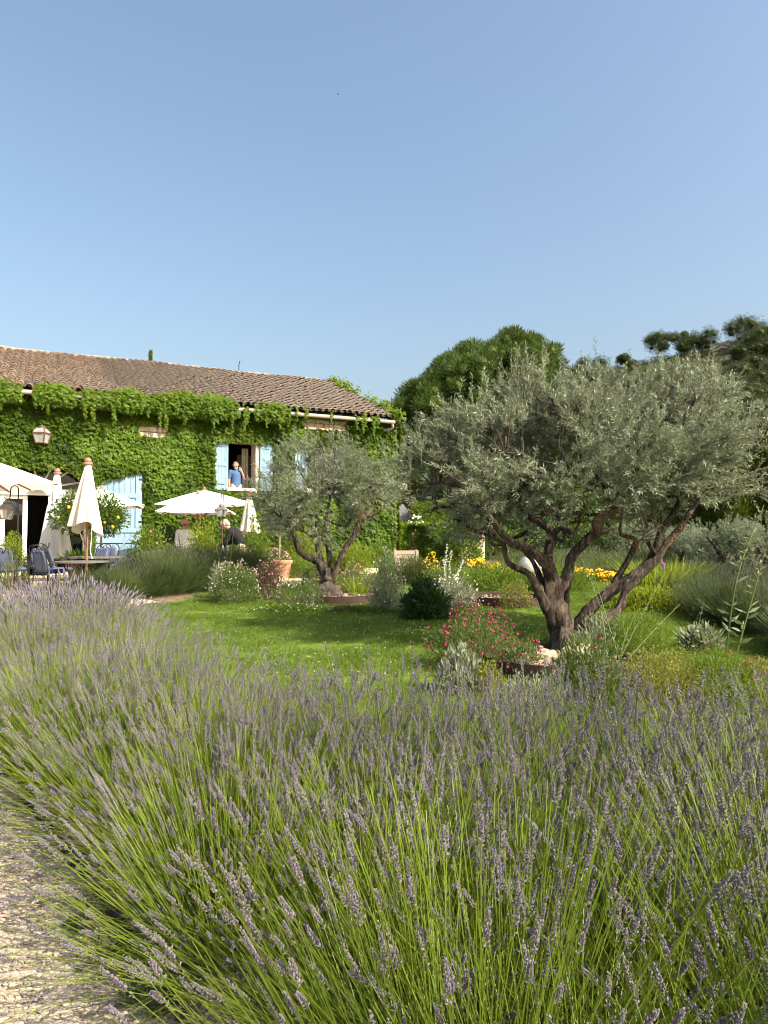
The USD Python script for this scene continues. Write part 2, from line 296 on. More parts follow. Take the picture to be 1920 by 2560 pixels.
def lavender(seed, ns, lod, spread=1.0, L0=.56, flw=0, up=0.0):
    """one tuft of lavender: stems fanning from the crown, each with its flower spike, over grey-green leaves"""
    rng = R(seed); phi = rng.random(ns) * 6.283; th = np.radians(4 + 66 * rng.random(ns) ** .72) * spread
    r0 = .05 + .17 * (th / 1.2) * rng.random(ns) ** .5
    d = np.stack([np.sin(th) * np.cos(phi), np.sin(th) * np.sin(phi), np.cos(th)], 1); d = nrm(d + .10 * rng.normal(size=(ns, 3)))
    base = np.stack([r0 * np.cos(phi), r0 * np.sin(phi), .06 + .08 * rng.random(ns)], 1)
    L = L0 * (.72 + .5 * rng.random(ns)) * (1 - .10 * th); k = 6 if lod == 0 else 4 if lod == 1 else 3
    t = np.linspace(0, 1, k)[None, :, None]
    sag = np.where(th > 1.0, -.10, .16 * th / 1.2)[:, None, None] * L[:, None, None]
    side = np.cross(d, [0, 0, 1.0]) * (.05 * rng.normal(size=ns) * L)[:, None]
    curve = lambda t: base[:, None] + d[:, None] * (L[:, None, None] * t) + np.array([0, 0, 1.0]) * sag * t * t + side[:, None] * t * t
    pts = curve(t); w = (.00115, .0016, .0026)[lod] * (.75 if up else 1)
    ms = [tubes(pts, np.linspace(w * 1.2, w * .8, k)[None], 3 if lod < 2 else 2, False)]
    fl = rng.random(ns) < (flw or (.27, .58, .72)[lod]); tip = pts[fl, -1]; ax = nrm(pts[fl, -1] - pts[fl, -2]); nfl = int(fl.sum()); sl = (.028 + .045 * rng.random(nfl))
    u = nrm(np.cross(ax, [0.31, .2, .93])); v = np.cross(ax, u)
    nw, nc = ((11, 6), (6, 4), (0, 0))[lod]
    if lod < 2:
        wl = np.r_[-.32, np.linspace(0, 1, nw - 1)]                # a lone whorl below, then the spike
        cs, ds, ls = [], [], []
        for q, a in enumerate(wl):
            rad = .0032 * (1.1 - .55 * max(a, 0)); n_ = nc - (2 if q == 0 or a > .9 else 0)
            for j in range(n_):
                an = 6.283 * j / n_ + q * 1.1 + rng.normal(size=nfl) * .3
                o = u * np.cos(an)[:, None] + v * np.sin(an)[:, None]
                cs.append(tip + ax * (sl * (a + .06 * rng.normal(size=nfl)))[:, None] + o * rad * .4); ds.append(nrm(o + ax * .75)); ls.append(np.full(nfl, (.0064, .0100)[lod]) * (1 - .3 * max(a, 0)))
        c, dd, ll = np.vstack(cs), np.vstack(ds), np.concatenate(ls)
        c, dd, ll = c.reshape(-1, nfl, 3).transpose(1, 0, 2).reshape(-1, 3), dd.reshape(-1, nfl, 3).transpose(1, 0, 2).reshape(-1, 3), ll.reshape(-1, nfl).T.ravel()
        pp = c[:, None] + dd[:, None] * (ll[:, None, None] * np.array([0, .55, 1])[None, :, None])
        sp = tubes(pp, np.array([[.0007, .0022, .0005]]) * (1, 1.45)[lod], 3, False)
        ms.append(tubes(np.stack([tip - ax * .002, tip + ax * sl[:, None]], 1), .001, 3, False))
    else:
        tt = np.array([-.1, .2, .55, 1.05])[None, :, None]; pp = tip[:, None] + ax[:, None] * tt * (sl * 1.15)[:, None, None]
        sp = tubes(pp, np.array([[.003, .0075, .006, .001]]) * (.6 if up else 1), 4, False)
    nb = ns // (5 if lod == 0 else 12)                             # small paired leaves low on stems
    if nb and lod < 2:
        s_ = rng.integers(0, ns, nb); f_ = .35 + .4 * rng.random(nb); q = base[s_] + d[s_] * (L[s_] * f_)[:, None] + np.array([0, 0, 1.]) * sag[s_, 0] * (f_ ** 2)[:, None] + side[s_] * (f_ ** 2)[:, None]
        for sg in (1, -1): ms.append(leaves(q, nrm(d[s_] + sg * .8 * nrm(np.cross(d[s_], [.31, .2, .93]))), .03, .003, rng))
    nf = (1500, 700, 260)[lod]; o = rnd_dirs(nf, rng); o[:, 2] = np.abs(o[:, 2]); rr = .30 * rng.random(nf) ** .35
    fb = o * rr[:, None] * [1, 1, .85] * (1 + .3 * (meshkit.noise(o * 3, seed)[:, None] - .5)); fol = leaves(fb, nrm(o + .6 * rng.normal(size=(nf, 3)) + [0, 0, .45]), (.034, .05, .09)[lod] * (.8 if up else 1) * (.7 + .6 * rng.random(nf)), (.0042, .008, .016)[lod] * (.5 if up else 1), rng)
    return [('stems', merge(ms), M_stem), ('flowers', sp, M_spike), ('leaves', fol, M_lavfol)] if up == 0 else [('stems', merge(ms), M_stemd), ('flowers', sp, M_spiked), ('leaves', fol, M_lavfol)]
def lav_bed(name, poly, spacing, protos, label, axis, tilt, seed, scale=(.96, .24), wind=(0, 0), wmag=0.0, grow=None):
    rng = R(seed); pl = Polygon(poly); x0, y0, x1, y1 = pl.bounds; pts = []
    for j, y in enumerate(np.arange(y0, y1, spacing * .87)):
        for x in np.arange(x0 + (j % 2) * spacing / 2, x1, spacing):
            q = np.array([x, y]) + rng.normal(size=2) * spacing * .14
            if pl.contains(Point(*q)): pts.append(q)
    pts = np.array(pts); n = len(pts); ax = np.array(axis, float)
    near = np.array([min((np.linalg.norm(q - (a + (b - a) * np.clip(np.dot(q - a, b - a) / np.dot(b - a, b - a), 0, 1))), *(a + (b - a) * np.clip(np.dot(q - a, b - a) / np.dot(b - a, b - a), 0, 1))) for a, b in zip(ax[:-1], ax[1:])) for q in pts])
    out = pts - near[:, 1:]; vec = out * tilt + np.array(wind) * wmag + rng.normal(size=(n, 2)) * .06
    q = qmul(quat_tilt(vec + 1e-6, np.minimum(np.linalg.norm(vec, axis=1), .75)), quat_z(rng.random(n) * 6.283))
    dist = np.linalg.norm(pts, axis=1); cut = [d for d, _ in protos]; grp = np.searchsorted(cut, dist)
    flat, offs = [], []
    for _, ps in protos: offs.append(len(flat)); flat += ps
    offs.append(len(flat)); idx = [offs[min(g, len(protos) - 1)] + rng.integers(0, len(protos[min(g, len(protos) - 1)][1])) for g in grp]
    instancer(name, flat, np.c_[pts, gz(pts[:, 0], pts[:, 1])], idx, q, (scale[0] + scale[1] * rng.random(n)) * (1 if grow is None else grow(pts)), label, 'lavender')
    return n
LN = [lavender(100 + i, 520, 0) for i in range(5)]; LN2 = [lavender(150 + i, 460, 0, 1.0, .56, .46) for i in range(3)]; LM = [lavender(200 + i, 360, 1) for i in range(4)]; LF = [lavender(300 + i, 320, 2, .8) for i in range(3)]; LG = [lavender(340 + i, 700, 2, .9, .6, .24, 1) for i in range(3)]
FRONT = [(5.5, .9), (3, .75), (1.1, .78), (.46, 1.07), (-.05, 1.77), (-.56, 2.55), (-1.14, 3.34), (-2.06, 4.45), (-3.2, 5.7), (-4.1, 7.0), (-4.7, 8.3), (-4.4, 9.3), (-3.8, 9.5), (-3.5, 8.7), (-2.7, 7.0), (-1.7, 5.4), (-.9, 4.15), (-.3, 3.85), (.5, 3.85), (1.8, 3.85), (3.5, 3.8), (5.5, 3.8)]
AX = [(5.5, 2.2), (2, 2.1), (.7, 2.2), (-.1, 2.8), (-.9, 3.7), (-2.1, 5.3), (-3.4, 7.2), (-4.4, 9.6)]
n1 = lav_bed('lavender_bed', FRONT, .40, [(2.35, LN), (3.7, LN2), (8.0, LM), (99, LF)], 'deep bed of flowering lavender filling the foreground beside the gravel path', AX, .36, 21)
BACK = [(-5.5, 12.9), (-4.6, 14.2), (-3.7, 15.6), (-3.0, 17.2), (-3.8, 18.0), (-4.6, 17.2), (-5.5, 15.9), (-6.1, 14.4)]
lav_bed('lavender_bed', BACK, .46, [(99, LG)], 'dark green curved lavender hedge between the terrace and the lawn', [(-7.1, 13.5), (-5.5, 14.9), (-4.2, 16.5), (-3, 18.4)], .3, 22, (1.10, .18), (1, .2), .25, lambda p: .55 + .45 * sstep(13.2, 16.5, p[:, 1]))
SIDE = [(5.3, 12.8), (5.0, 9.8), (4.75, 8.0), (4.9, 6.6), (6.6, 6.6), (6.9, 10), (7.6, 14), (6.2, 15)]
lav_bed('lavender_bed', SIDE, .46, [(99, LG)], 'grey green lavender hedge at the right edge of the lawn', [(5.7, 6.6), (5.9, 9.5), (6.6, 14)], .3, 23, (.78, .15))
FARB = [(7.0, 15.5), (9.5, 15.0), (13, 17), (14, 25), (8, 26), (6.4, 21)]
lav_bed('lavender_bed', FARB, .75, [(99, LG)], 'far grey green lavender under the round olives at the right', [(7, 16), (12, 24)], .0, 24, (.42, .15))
# ---------------------------------------------------------------- the farmhouse
HE = np.array([.8985, .4390, 0]); HN = np.array([.4390, -.8985, 0]); HO = np.array([-5.01, 24.0, 0]); ZG = .34
def H(t, o, z):
    t, o, z = np.broadcast_arrays(np.asarray(t, float), np.asarray(o, float), np.asarray(z, float))
    return HO + t[..., None] * HE + o[..., None] * HN + np.array([0, 0, 1.0]) * z[..., None]
def TZ(px, py, o=0.0):                              # where a photo pixel meets the plane o metres before the wall
    r = ray(px, py); q = HO + o * HN - EYE; s = np.dot(q, HN) / np.dot(r, HN); p = EYE + r * s
    return float(np.dot(p - HO, HE)), float(p[2])
HZ = math.atan2(HE[1], HE[0])
def hbox(t0, t1, o0, o1, z0, z1, bev=0.0): return box(H((t0 + t1) / 2, (o0 + o1) / 2, (z0 + z1) / 2), (abs(t1 - t0), abs(o1 - o0), abs(z1 - z0)), HZ, bev)
M_wall = mat('limestone_wall', (.50, .40, .29), .95, .3, 4, bump=.8, bscale=25, spec=.1)
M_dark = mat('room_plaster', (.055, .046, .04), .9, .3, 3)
M_stones = [mat(f'wall_stone_{"abc"[i]}', c, .9, .2, 12, bump=.6, bscale=50, spec=.1) for i, c in enumerate([(.56, .45, .32), (.50, .38, .27), (.60, .51, .38)])]
M_blue = mat('blue_paint', (.215, .315, .39), .6, .2, 2.5, col2=(.165, .255, .33), spec=.25, bump=.12, bscale=30)
M_blue2 = mat('blue_paint_groove', (.17, .24, .31), .6, .1, 5)
M_white = mat('white_paint', (.74, .71, .64), .5, .06, 3, spec=.3)
M_cream = mat('dressed_stone', (.62, .55, .43), .85, .15, 7, bump=.3, bscale=40)
M_tan = mat('tan_wood', (.30, .20, .11), .6, .2, 4)
M_gut = mat('zinc_gutter', (.34, .30, .25), .6, .2, 5, spec=.3)
M_iron = mat('dark_iron', (.022, .020, .020), .55, .2, 20, spec=.4)
M_glass = usdkit.material(stage, '/World/Looks/pane_glass', {'f': ('fresnel', {'IOR': 1.5}), 't': ('transparent_bsdf', {'color': (.86, .9, .88)}), 'g': ('glossy_bsdf', {'color': (.9, .9, .9), 'roughness': .02}), 'm': ('mix_closure', {})}, [('f.fac', 'm.fac'), ('t.BSDF', 'm.closure1'), ('g.BSDF', 'm.closure2')], surface='m.closure')
T0, T1 = -9.5, TZ(984, 1200)[0]; EAVE_Z = TZ(590, 1015, .45)[1]
RIDGE_O = -6.0; RIDGE_Z = TZ(400, 912, RIDGE_O)[1]; TR = TZ(820, 957, RIDGE_O)[0]
TE = TZ(985, 1048, .45)[0]
WALL_TOP = EAVE_Z - .02
# openings
wl, wz1 = TZ(570, 1104); wr, wz0 = TZ(638, 1222)
wz1 = TZ(570, 1104)[1]
w2l, w2r = TZ(766, 1180)[0], TZ(827, 1180)[0]
ac, az = TZ(100, 1226)                             # centre and springing of the arched opening
ar = TZ(222, 1212)[0] - ac; arise = TZ(100, 1150)[1] - az
aa = np.linspace(0, math.pi, 25)
arch = [(ac - ar, ZG), (ac + ar, ZG)] + [(ac + ar * math.cos(a), az + arise * math.sin(a)) for a in aa]
wall_poly = Polygon([(T0, 0), (T1, 0), (T1, WALL_TOP), (T0, WALL_TOP)]) - Polygon(arch) - shapely.box(wl, wz0, wr, wz1) - shapely.box(w2l, wz0, w2r, wz1)
def facade(poly, th, o0=0.0):
    m = trimesh.creation.extrude_polygon(poly, th, engine='earcut'); v = np.array(m.vertices)
    return H(v[:, 0], o0 - th + v[:, 2], v[:, 1]), np.array(m.faces)
house = thing('farmhouse', 'long stone farmhouse under a tiled roof, smothered in creeper, with blue shutters', 'house', H(-1, 0, ZG))
fw = part(house, 'wall', facade(wall_poly, .55), M_wall)
part(house, 'side_wall', merge([hbox(T0, T0 + .5, -12, -.56, 0, WALL_TOP)]), M_wall)
gw = Polygon([(-.555, 0), (-.555, WALL_TOP - .05), (RIDGE_O, RIDGE_Z - .22), (-12.4, WALL_TOP - .05), (-12.4, 0)])
m_ = trimesh.creation.extrude_polygon(gw, .5, engine='earcut'); v_ = np.array(m_.vertices)
part(house, 'gable_wall', (H(T1 - .002 - v_[:, 2], v_[:, 0], v_[:, 1]), np.array(m_.faces)), M_wall)
part(house, 'back_wall', hbox(T0 + .5, T1 - .51, -12.4, -11.9, 0, WALL_TOP), M_wall)
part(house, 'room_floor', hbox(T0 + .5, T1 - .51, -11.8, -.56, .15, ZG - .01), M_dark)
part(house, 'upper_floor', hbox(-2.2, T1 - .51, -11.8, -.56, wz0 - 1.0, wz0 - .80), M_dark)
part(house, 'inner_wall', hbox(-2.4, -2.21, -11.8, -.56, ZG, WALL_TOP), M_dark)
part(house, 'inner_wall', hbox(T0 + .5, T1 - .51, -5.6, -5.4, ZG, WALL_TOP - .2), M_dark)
t_, z_ = TZ(593, 1137, -1.2); t2_, _ = TZ(620, 1137, -1.2)
part(house, 'inner_door', hbox(t_, t2_ + .3, -1.25, -1.2, wz0 - .8, z_), M_tan)
part(house, 'curtain', merge([hbox(wr - .26 + .08 * i, wr - .19 + .08 * i, -.85 - .03 * (i % 2), -.8 - .03 * (i % 2), wz0 - .3, wz1 - .1, .01) for i in range(3)]), M_cream)
part(house, 'window_sill', hbox(wl - .06, wr + .04, -.3, .16, wz0 - .10, wz0 - .001, .012), M_white)
part(house, 'window_surround', hbox(wr + .001, wr + .13, -.02, .05, wz0, wz1), M_cream)
part(house, 'window_sill', hbox(w2l - .06, w2r + .04, -.3, .16, wz0 - .10, wz0 - .001, .012), M_white)
for (a, b) in ((wl, wr), (w2l, w2r)):               # casements, the second window closed
    if a == w2l:
        fr = part(house, 'window', merge([hbox(a, b, -.30, -.24, wz1 - .09, wz1), hbox(a, b, -.30, -.24, wz0, wz0 + .09), hbox(a, a + .08, -.30, -.24, wz0 + .09, wz1 - .09), hbox(b - .08, b, -.30, -.24, wz0 + .09, wz1 - .09), hbox((a + b) / 2 - .05, (a + b) / 2 + .05, -.30, -.24, wz0 + .09, wz1 - .09)]), M_white)
        part(fr, 'pane', merge([hbox(a + .08, (a + b) / 2 - .05, -.275, -.265, wz0 + .09, wz1 - .09), hbox((a + b) / 2 + .05, b - .08, -.275, -.265, wz0 + .09, wz1 - .09)]), M_glass)
def shutter(t0, t1, z0, z1, o=.07, rot=0.0):
    s = part(house, 'shutter', hbox(t0, t1, o, o + .025, z0, z1), M_blue); w = t1 - t0; n = 4
    for i in range(n): part(s, 'plank', hbox(t0 + .05 + (w - .1) * i / n + .006, t0 + .05 + (w - .1) * (i + 1) / n - .006, o + .0252, o + .034, z0 + .11, z1 - .11), M_blue)
    for a in (t0, t1 - .07): part(s, 'stile', hbox(a, a + .07, o + .0252, o + .05, z0 + .002, z1 - .002, .004), M_blue)
    zm = z0 + .52 * (z1 - z0)
    for a, b in ((z0, z0 + .14), (zm - .07, zm + .07), (z1 - .14, z1)): part(s, 'rail', hbox(t0 + .072, t1 - .072, o + .0255, o + .053, a + .003, b - .003, .004), M_blue)
    for zz in (z0 + .2, z1 - .22): part(s, 'hinge', hbox(t0 + .02, t0 + .34, o + .0535, o + .06, zz, zz + .03), M_blue2)
sw = wl - TZ(536, 1160)[0]
shutter(wl - sw - .01, wl - .015, wz0 - .08, wz1 + .03)
shutter(wr + .135, wr + .135 + sw, wz0 - .08, wz1 + .03)
shutter(w2l - sw - .01, w2l - .015, wz0 - .08, wz1 + .03); shutter(w2r + .03, w2r + .03 + sw, wz0 - .08, wz1 + .03)
# big blue plank door, half of an arch, folded back against the wall
d0, _ = TZ(238, 1250, .12); d1, dz1 = TZ(356, 1174, .12); dz0 = ZG + .06; _, dzl = TZ(259, 1204, .12)
def dtop(t): return dz1 - (dz1 - dzl) * (max(d1 - t, 0) / (d1 - d0)) ** 1.5
n = 8; bd = part(house, 'plank_door', facade(Polygon([(d0, dz0), (d1, dz0), (d1, dz1 - .03)] + [(t, dtop(t) - .03) for t in np.linspace(d1, d0, 8)[1:]]), .03, .10), M_blue2, label='tall blue plank door folded back against the wall')
for i in range(n):
    a, b = d0 + (d1 - d0) * i / n + .006, d0 + (d1 - d0) * (i + 1) / n - .006
    part(bd, 'plank', facade(Polygon([(a, dz0), (b, dz0), (b, dtop(b)), (a, dtop(a))]), .022, .1235), M_blue)
for py in (1239, 1326, 1352):
    z = TZ(320, py, .15)[1]; part(bd, 'rail', hbox(d0 + .03, d1 - .03, .124, .16, z - .07, z + .07, .006), M_blue)
part(bd, 'stile', hbox(d1 - .2, d1 - .005, .1245, .158, TZ(320, 1326, .15)[1] + .08, dz1 - .05, .006), M_blue)
zb = TZ(320, 1326, .15)[1]; zt = TZ(320, 1239, .15)[1]
part(bd, 'brace', beam(H(d0 + .1, .14, zb + .1), H(d1 - .25, .14, zt - .1), .03, .14, up=HN), M_blue)
part(bd, 'brace', beam(H(d0 + .1, .14, dz0 + .1), H(d1 - .25, .14, zb - .1), .03, .12, up=HN), M_blue)
for zz in (zt + .5, zb + .25): part(bd, 'hinge', hbox(d1 - .1, d1 + .06, .161, .175, zz, zz + .05), M_iron)
# glazed arch: fanlight above, sliding doors below
fo = -.30
ring_ = lambda r0: [(ac + (ar - r0) * math.cos(a), az + (arise - r0) * math.sin(a)) for a in aa]
fan = part(house, 'fanlight', facade(Polygon(ring_(.02)) - Polygon(ring_(.13)), .08, fo), M_white)
part(house, 'arch_surround', facade(Polygon([(ac + (ar + .2) * math.cos(a), az + (arise + .2) * math.sin(a)) for a in aa]) - Polygon([(ac + (ar + .003) * math.cos(a), az + (arise + .003) * math.sin(a)) for a in aa]), .03, .03), M_cream)
for a in np.radians([22, 50, 74, 100, 126, 156]):
    part(fan, 'glazing_bar', beam(H(ac + .3 * math.cos(a), fo - .045, az + .05 + .3 * math.sin(a) * arise / ar), H(ac + (ar - .1) * math.cos(a), fo - .045, az + (arise - .1) * math.sin(a)), .05, .05, up=HN), M_white)
part(fan, 'pane', facade(Polygon(ring_(.1)), .008, fo - .06), M_glass)
ztr = TZ(60, 1236)[1]
part(house, 'transom', hbox(ac - ar + .02, ac + ar - .02, fo - .12, fo + .06, ztr, az + .06, .01), M_white)
frames = [TZ(x, 1300)[0] for x in (-45, 5, 62, 126, 215)]
for i, t in enumerate(frames): part(house, 'door_post', hbox(t - .065, t + .065, fo - .09, fo, ZG, ztr - .002, .008), M_white)
for i, (a, b) in enumerate(zip(frames[:-1], frames[1:])):
    if i == 2: continue                             # the open leaf
    lf = part(house, 'glass_door', hbox(a + .07, b - .07, fo - .07, fo - .03, ZG + .02, ZG + .16), M_white); part(lf, 'rail', hbox(a + .07, b - .07, fo - .07, fo - .03, ztr - .11, ztr - .01), M_white)
    part(lf, 'pane', hbox(a + .07, b - .07, fo - .055, fo - .048, ZG + .16, ztr - .11), M_glass)
part(house, 'hood', facade(Polygon([(TZ(82, 1222)[0], az + .02), (TZ(126, 1222)[0], az + .02)] + [(TZ(104, 1222)[0] + .32 * math.cos(a), az + .02 + .26 * math.sin(a)) for a in np.linspace(0, math.pi, 13)]), .04, .02), M_white)
# bare stone showing through
rng = R(31)
def stones(px0, px1, py0, py1, n):
    for _ in range(4000):
        if n <= 0: break
    t0, zt_ = TZ(px0, py0); t1, zb_ = TZ(px1, py1); z = zb_
    while z < zt_:
        h = .10 + .10 * rng.random(); t = t0 - .1 * rng.random()
        while t < t1:
            w = .16 + .24 * rng.random(); q = box((0, 0, 0), (w - .02, .12, h - .018), 0, .025)
            v = q[0] * (1 + .18 * (rng.random(q[0].shape) - .5)); a = .06 * rng.normal(); v = np.c_[v[:, 0] * math.cos(a) - v[:, 2] * math.sin(a), v[:, 1], v[:, 0] * math.sin(a) + v[:, 2] * math.cos(a)]
            part(fw, 'stone', (H(t + w / 2 + v[:, 0], .0 + .015 * rng.random() + v[:, 1], z + h / 2 + v[:, 2]), q[1]), M_stones[rng.integers(3)]); t += w
        z += h
BARE = [(345, 420, 1056, 1098), (752, 868, 1040, 1082), (876, 902, 1246, 1270), (568, 590, 1092, 1104)]
for b in BARE[:3]: stones(b[0], b[1], b[2], b[3], 60)
# ---- roof
sl = np.array([0.45, EAVE_Z + .05]); sr = np.array([RIDGE_O, RIDGE_Z]); slen = np.linalg.norm(sr - sl); sdir = (sr - sl) / slen; snv = np.array([-sdir[1], sdir[0]]) * (1 if -sdir[1] * 0 + sdir[0] > 0 else -1)
def RF(t, s, h):                                    # on the slope: t along the house, s up from the eave, h above the deck
    t, s, h = np.broadcast_arrays(np.asarray(t, float), np.asarray(s, float), np.asarray(h, float)); sag = -.02 * np.sin(t * .8) * sstep(0, 3, s) + .015 * np.sin(t * 2.1)
    return H(t, sl[0] + sdir[0] * s + snv[0] * (h + sag), sl[1] + sdir[1] * s + snv[1] * (h + sag))
M_deck = mat('roof_deck', (.11, .085, .07), .95, .3, 6)
def tilemat(nm, c, c2): return mat(nm, c, .9, .3, 9, col2=c2, bump=.5, bscale=45, spec=.12)
M_tiles = [tilemat('tile_pale', (.40, .315, .24), (.23, .18, .14)), tilemat('tile_brown', (.31, .235, .18), (.16, .125, .105)), tilemat('tile_grey', (.35, .29, .235), (.19, .16, .135)), tilemat('tile_rose', (.38, .275, .205), (.22, .155, .12)), tilemat('tile_red', (.36, .17, .10), (.26, .12, .08))]
M_tile_mix = mat('tile_mix', (.42, .335, .265), .9, .3, 7, col2=(.23, .19, .16), bump=.5, bscale=45, spec=.12, isl=True)
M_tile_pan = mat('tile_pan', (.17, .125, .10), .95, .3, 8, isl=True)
roof = part(house, 'roof', merge([(RF(*np.array([(T0 - .2, .0, -.06), (TE, .0, -.06), (TR, slen, -.06), (T0 - .2, slen, -.06)]).T), np.array([[0, 1, 2], [0, 2, 3]])),
    (H(np.array([T0 - .2, TR, TR, T0 - .2]), np.array([RIDGE_O, RIDGE_O, -12.9, -12.9]), np.array([RIDGE_Z - .05, RIDGE_Z - .05, EAVE_Z - .4, EAVE_Z - .4])), np.array([[0, 1, 2], [0, 2, 3]])), hbox(T0 - .2, T1 + .1, -.3, .42, EAVE_Z - .09, EAVE_Z - .03)]), M_deck)
def tile(t, s, r, rng, up=True, L=.44):
    n = 6; a = np.linspace(0, math.pi, n + 1); V = []
    yaw = .035 * rng.normal(); lift = .012 * rng.random()
    for k, (ss, rr, hh) in enumerate(((0, r * 1.08, .035 + lift), (L, r * .86, .0))):
        for th in (0, .016):
            x = (rr - th) * np.cos(a); h = (rr - th) * np.sin(a) * (.95 if up else -.55) + hh
            V.append(RF(t + x + yaw * ss, s + ss, h + (0 if up else .05)))
    V = np.vstack(V); m = n + 1; F = []
    for i in range(n):
        A, B, C, D = i, i + 1, 2 * m + i + 1, 2 * m + i; F += [[A, B, C], [A, C, D]]
        if up: F += [[A, m + i, m + i + 1], [A, m + i + 1, B]]
    return V, np.array(F)
rng = R(32); PIT = .235; rows = int(slen / .335); parts_, pans, ntile = [], [], 0
for c in range(int((TE - T0 + .2) / PIT) + 1):
    t = T0 - .15 + c * PIT
    for r_ in range(rows + 1):
        s = -.06 + r_ * .335 + .015 * rng.normal()
        lim = TE - (TE - TR) * max(s, 0) / slen
        if t > lim - .05: continue
        m = tile(t + .012 * rng.normal(), s, .105, rng)
        if TZ(-6, 900, -3)[0] < t and ntile < 300: part(roof, 'roof_tile', m, M_tiles[rng.choice(5, p=(.3, .3, .2, .18, .02))], smooth=50); ntile += 1
        else: parts_.append(m)
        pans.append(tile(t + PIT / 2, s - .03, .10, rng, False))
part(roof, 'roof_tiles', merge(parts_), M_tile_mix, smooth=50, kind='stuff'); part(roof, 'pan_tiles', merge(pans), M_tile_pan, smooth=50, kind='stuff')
rt = []
for i in range(int((TR - T0) / .38)):               # ridge tiles bedded along the top
    t = T0 + i * .38; a = np.linspace(-.2, math.pi + .2, 8); V = []
    for k, (tt, rr) in enumerate(((0, .13), (.42, .115))):
        V.append(H(t + tt, RIDGE_O + rr * np.cos(a) * 1.1, RIDGE_Z + .0 + rr * np.sin(a) * .8 + .012 * rng.normal() - .02 * math.sin(t * .8)))
    n8 = 8; F = [[i_, i_ + 1, n8 + i_ + 1] for i_ in range(7)] + [[i_, n8 + i_ + 1, n8 + i_] for i_ in range(7)]
    part(roof, 'ridge_tile', (np.vstack(V), np.array(F)), M_tiles[rng.choice(5, p=(.4, .2, .2, .18, .02))], smooth=60)
# gutter and outlet
gl = [(x, o) for x, o in zip(np.linspace(T0, TE - .03, 12), [.56] * 12)]
gpts = H(np.array([x for x, _ in gl]), .56, EAVE_Z - .10 - .004 * np.arange(12))
part(house, 'gutter', tube(np.c_[gpts, np.full(12, .068)], sides=10, k=2), M_gut, smooth=50)
part(house, 'rain_pipe', tube(np.vstack([np.r_[H(TE - .12, .56, EAVE_Z - .2), .05], np.r_[H(TE - .1, .5, EAVE_Z - .36), .05], np.r_[H(TE - .28, .25, EAVE_Z - .42), .05], np.r_[H(TE - .3, .1, EAVE_Z - .43), .05]]), sides=8), M_gut, smooth=50)
ap = H(TZ(597, 935, RIDGE_O)[0], RIDGE_O, RIDGE_Z + .1); part(house, 'roof_spike', tubes([[ap, ap + [0, 0, .25], ap + [.05, 0, .42]]], .018, 5), M_iron)
# ---- the creeper
M_ivy = leafmat('creeper_leaf', [(0, (.018, .042, .003)), (.4, (.066, .112, .006)), (.75, (.16, .205, .009)), (1, (.30, .32, .02))], .30, .5, .13, (.28, .33, .010))
M_ivyy = leafmat('young_creeper_leaf', [(0, (.06, .12, .010)), (.5, (.13, .20, .018)), (1, (.27, .31, .045))], .35, .5, .2, (.32, .40, .04))
M_vstem = mat('creeper_stem', (.16, .10, .06), .9, .2, 20)
rng = R(33); ivy = thing('creeper', 'dense green creeper covering the farmhouse wall and hanging from the eaves', 'climbing plant', H(-1, .1, ZG))
ob = [Polygon([(ac + (ar + .05) * math.cos(a), az + arise * (.74 + .10 * math.sin(7 * a)) * math.sin(a)) for a in aa] + [(ac - ar - .05, ZG), (ac + ar + .05, ZG)]), shapely.box(wl - sw - .0, wz0 - .12, wr + .13 + sw, wz1 - .03), shapely.box(w2l - sw, wz0 - .12, w2r + sw, wz1 - .03), Polygon([(d0, 0), (d1 + .03, 0)] + [(t, dtop(t) - .1) for t in np.linspace(d1 + .03, d0, 6)])]
for b in BARE[:3]:
    a_, c_ = TZ(b[0], b[2]), TZ(b[1], b[3]); ob.append(Point((a_[0] + c_[0]) / 2, (a_[1] + c_[1]) / 2).buffer(1) if False else shapely.affinity.scale(shapely.box(a_[0], c_[1], c_[0], a_[1]), .92, .8))
open_ = shapely.union_all(ob)
n = 64000; tz = np.c_[T0 + (T1 + .02 - T0) * rng.random(n), ZG + (EAVE_Z - ZG - .05) * rng.random(n)]
jit = tz + .07 * (meshkit.noise(np.c_[tz * 5, np.zeros(n)], 4)[:, None] - .5); tz = tz[~shapely.contains_xy(open_, jit[:, 0], jit[:, 1])]; n = len(tz)
lump = meshkit.fbm(np.c_[tz * 1.1, np.zeros(n)], 4, 9); o = .02 + .30 * lump * rng.random(n) ** .5 + .08 * rng.random(n) ** 2
b = H(tz[:, 0], o, tz[:, 1]); ln = nrm(HN + [0, 0, .55] + .33 * rng.normal(size=(n, 3))); d = nrm(np.array([0, 0, -1.0]) + .42 * HN + .42 * rng.normal(size=(n, 3)))
sz = .085 + .055 * rng.random(n); yl = meshkit.fbm(np.c_[tz * .9 + 7, np.zeros(n)], 3, 21) + .16 * (rng.random(n) - .5) > .60
for nm, kk, mm in (('foliage', ~yl, M_ivy), ('young_foliage', yl, M_ivyy)): part(ivy, nm, lobed(b[kk], d[kk], ln[kk], sz[kk], rng), mm, kind='stuff')
n = 4200; z = ZG + (EAVE_Z - ZG) * rng.random(n); oo = -2.6 * rng.random(n) ** 2; b = H(T1 + .03 + .22 * meshkit.fbm(np.c_[oo * 2, z * 1.3, np.zeros(n)], 3) + .08 * rng.random(n), oo + .12, z)
part(ivy, 'corner_foliage', lobed(b, nrm(np.array([0, 0, -1.0]) + .4 * HE + .4 * rng.normal(size=(n, 3))), nrm(HE + [0, 0, .5] + .3 * rng.normal(size=(n, 3))), .08 + .05 * rng.random(n), rng), M_ivy, kind='stuff')
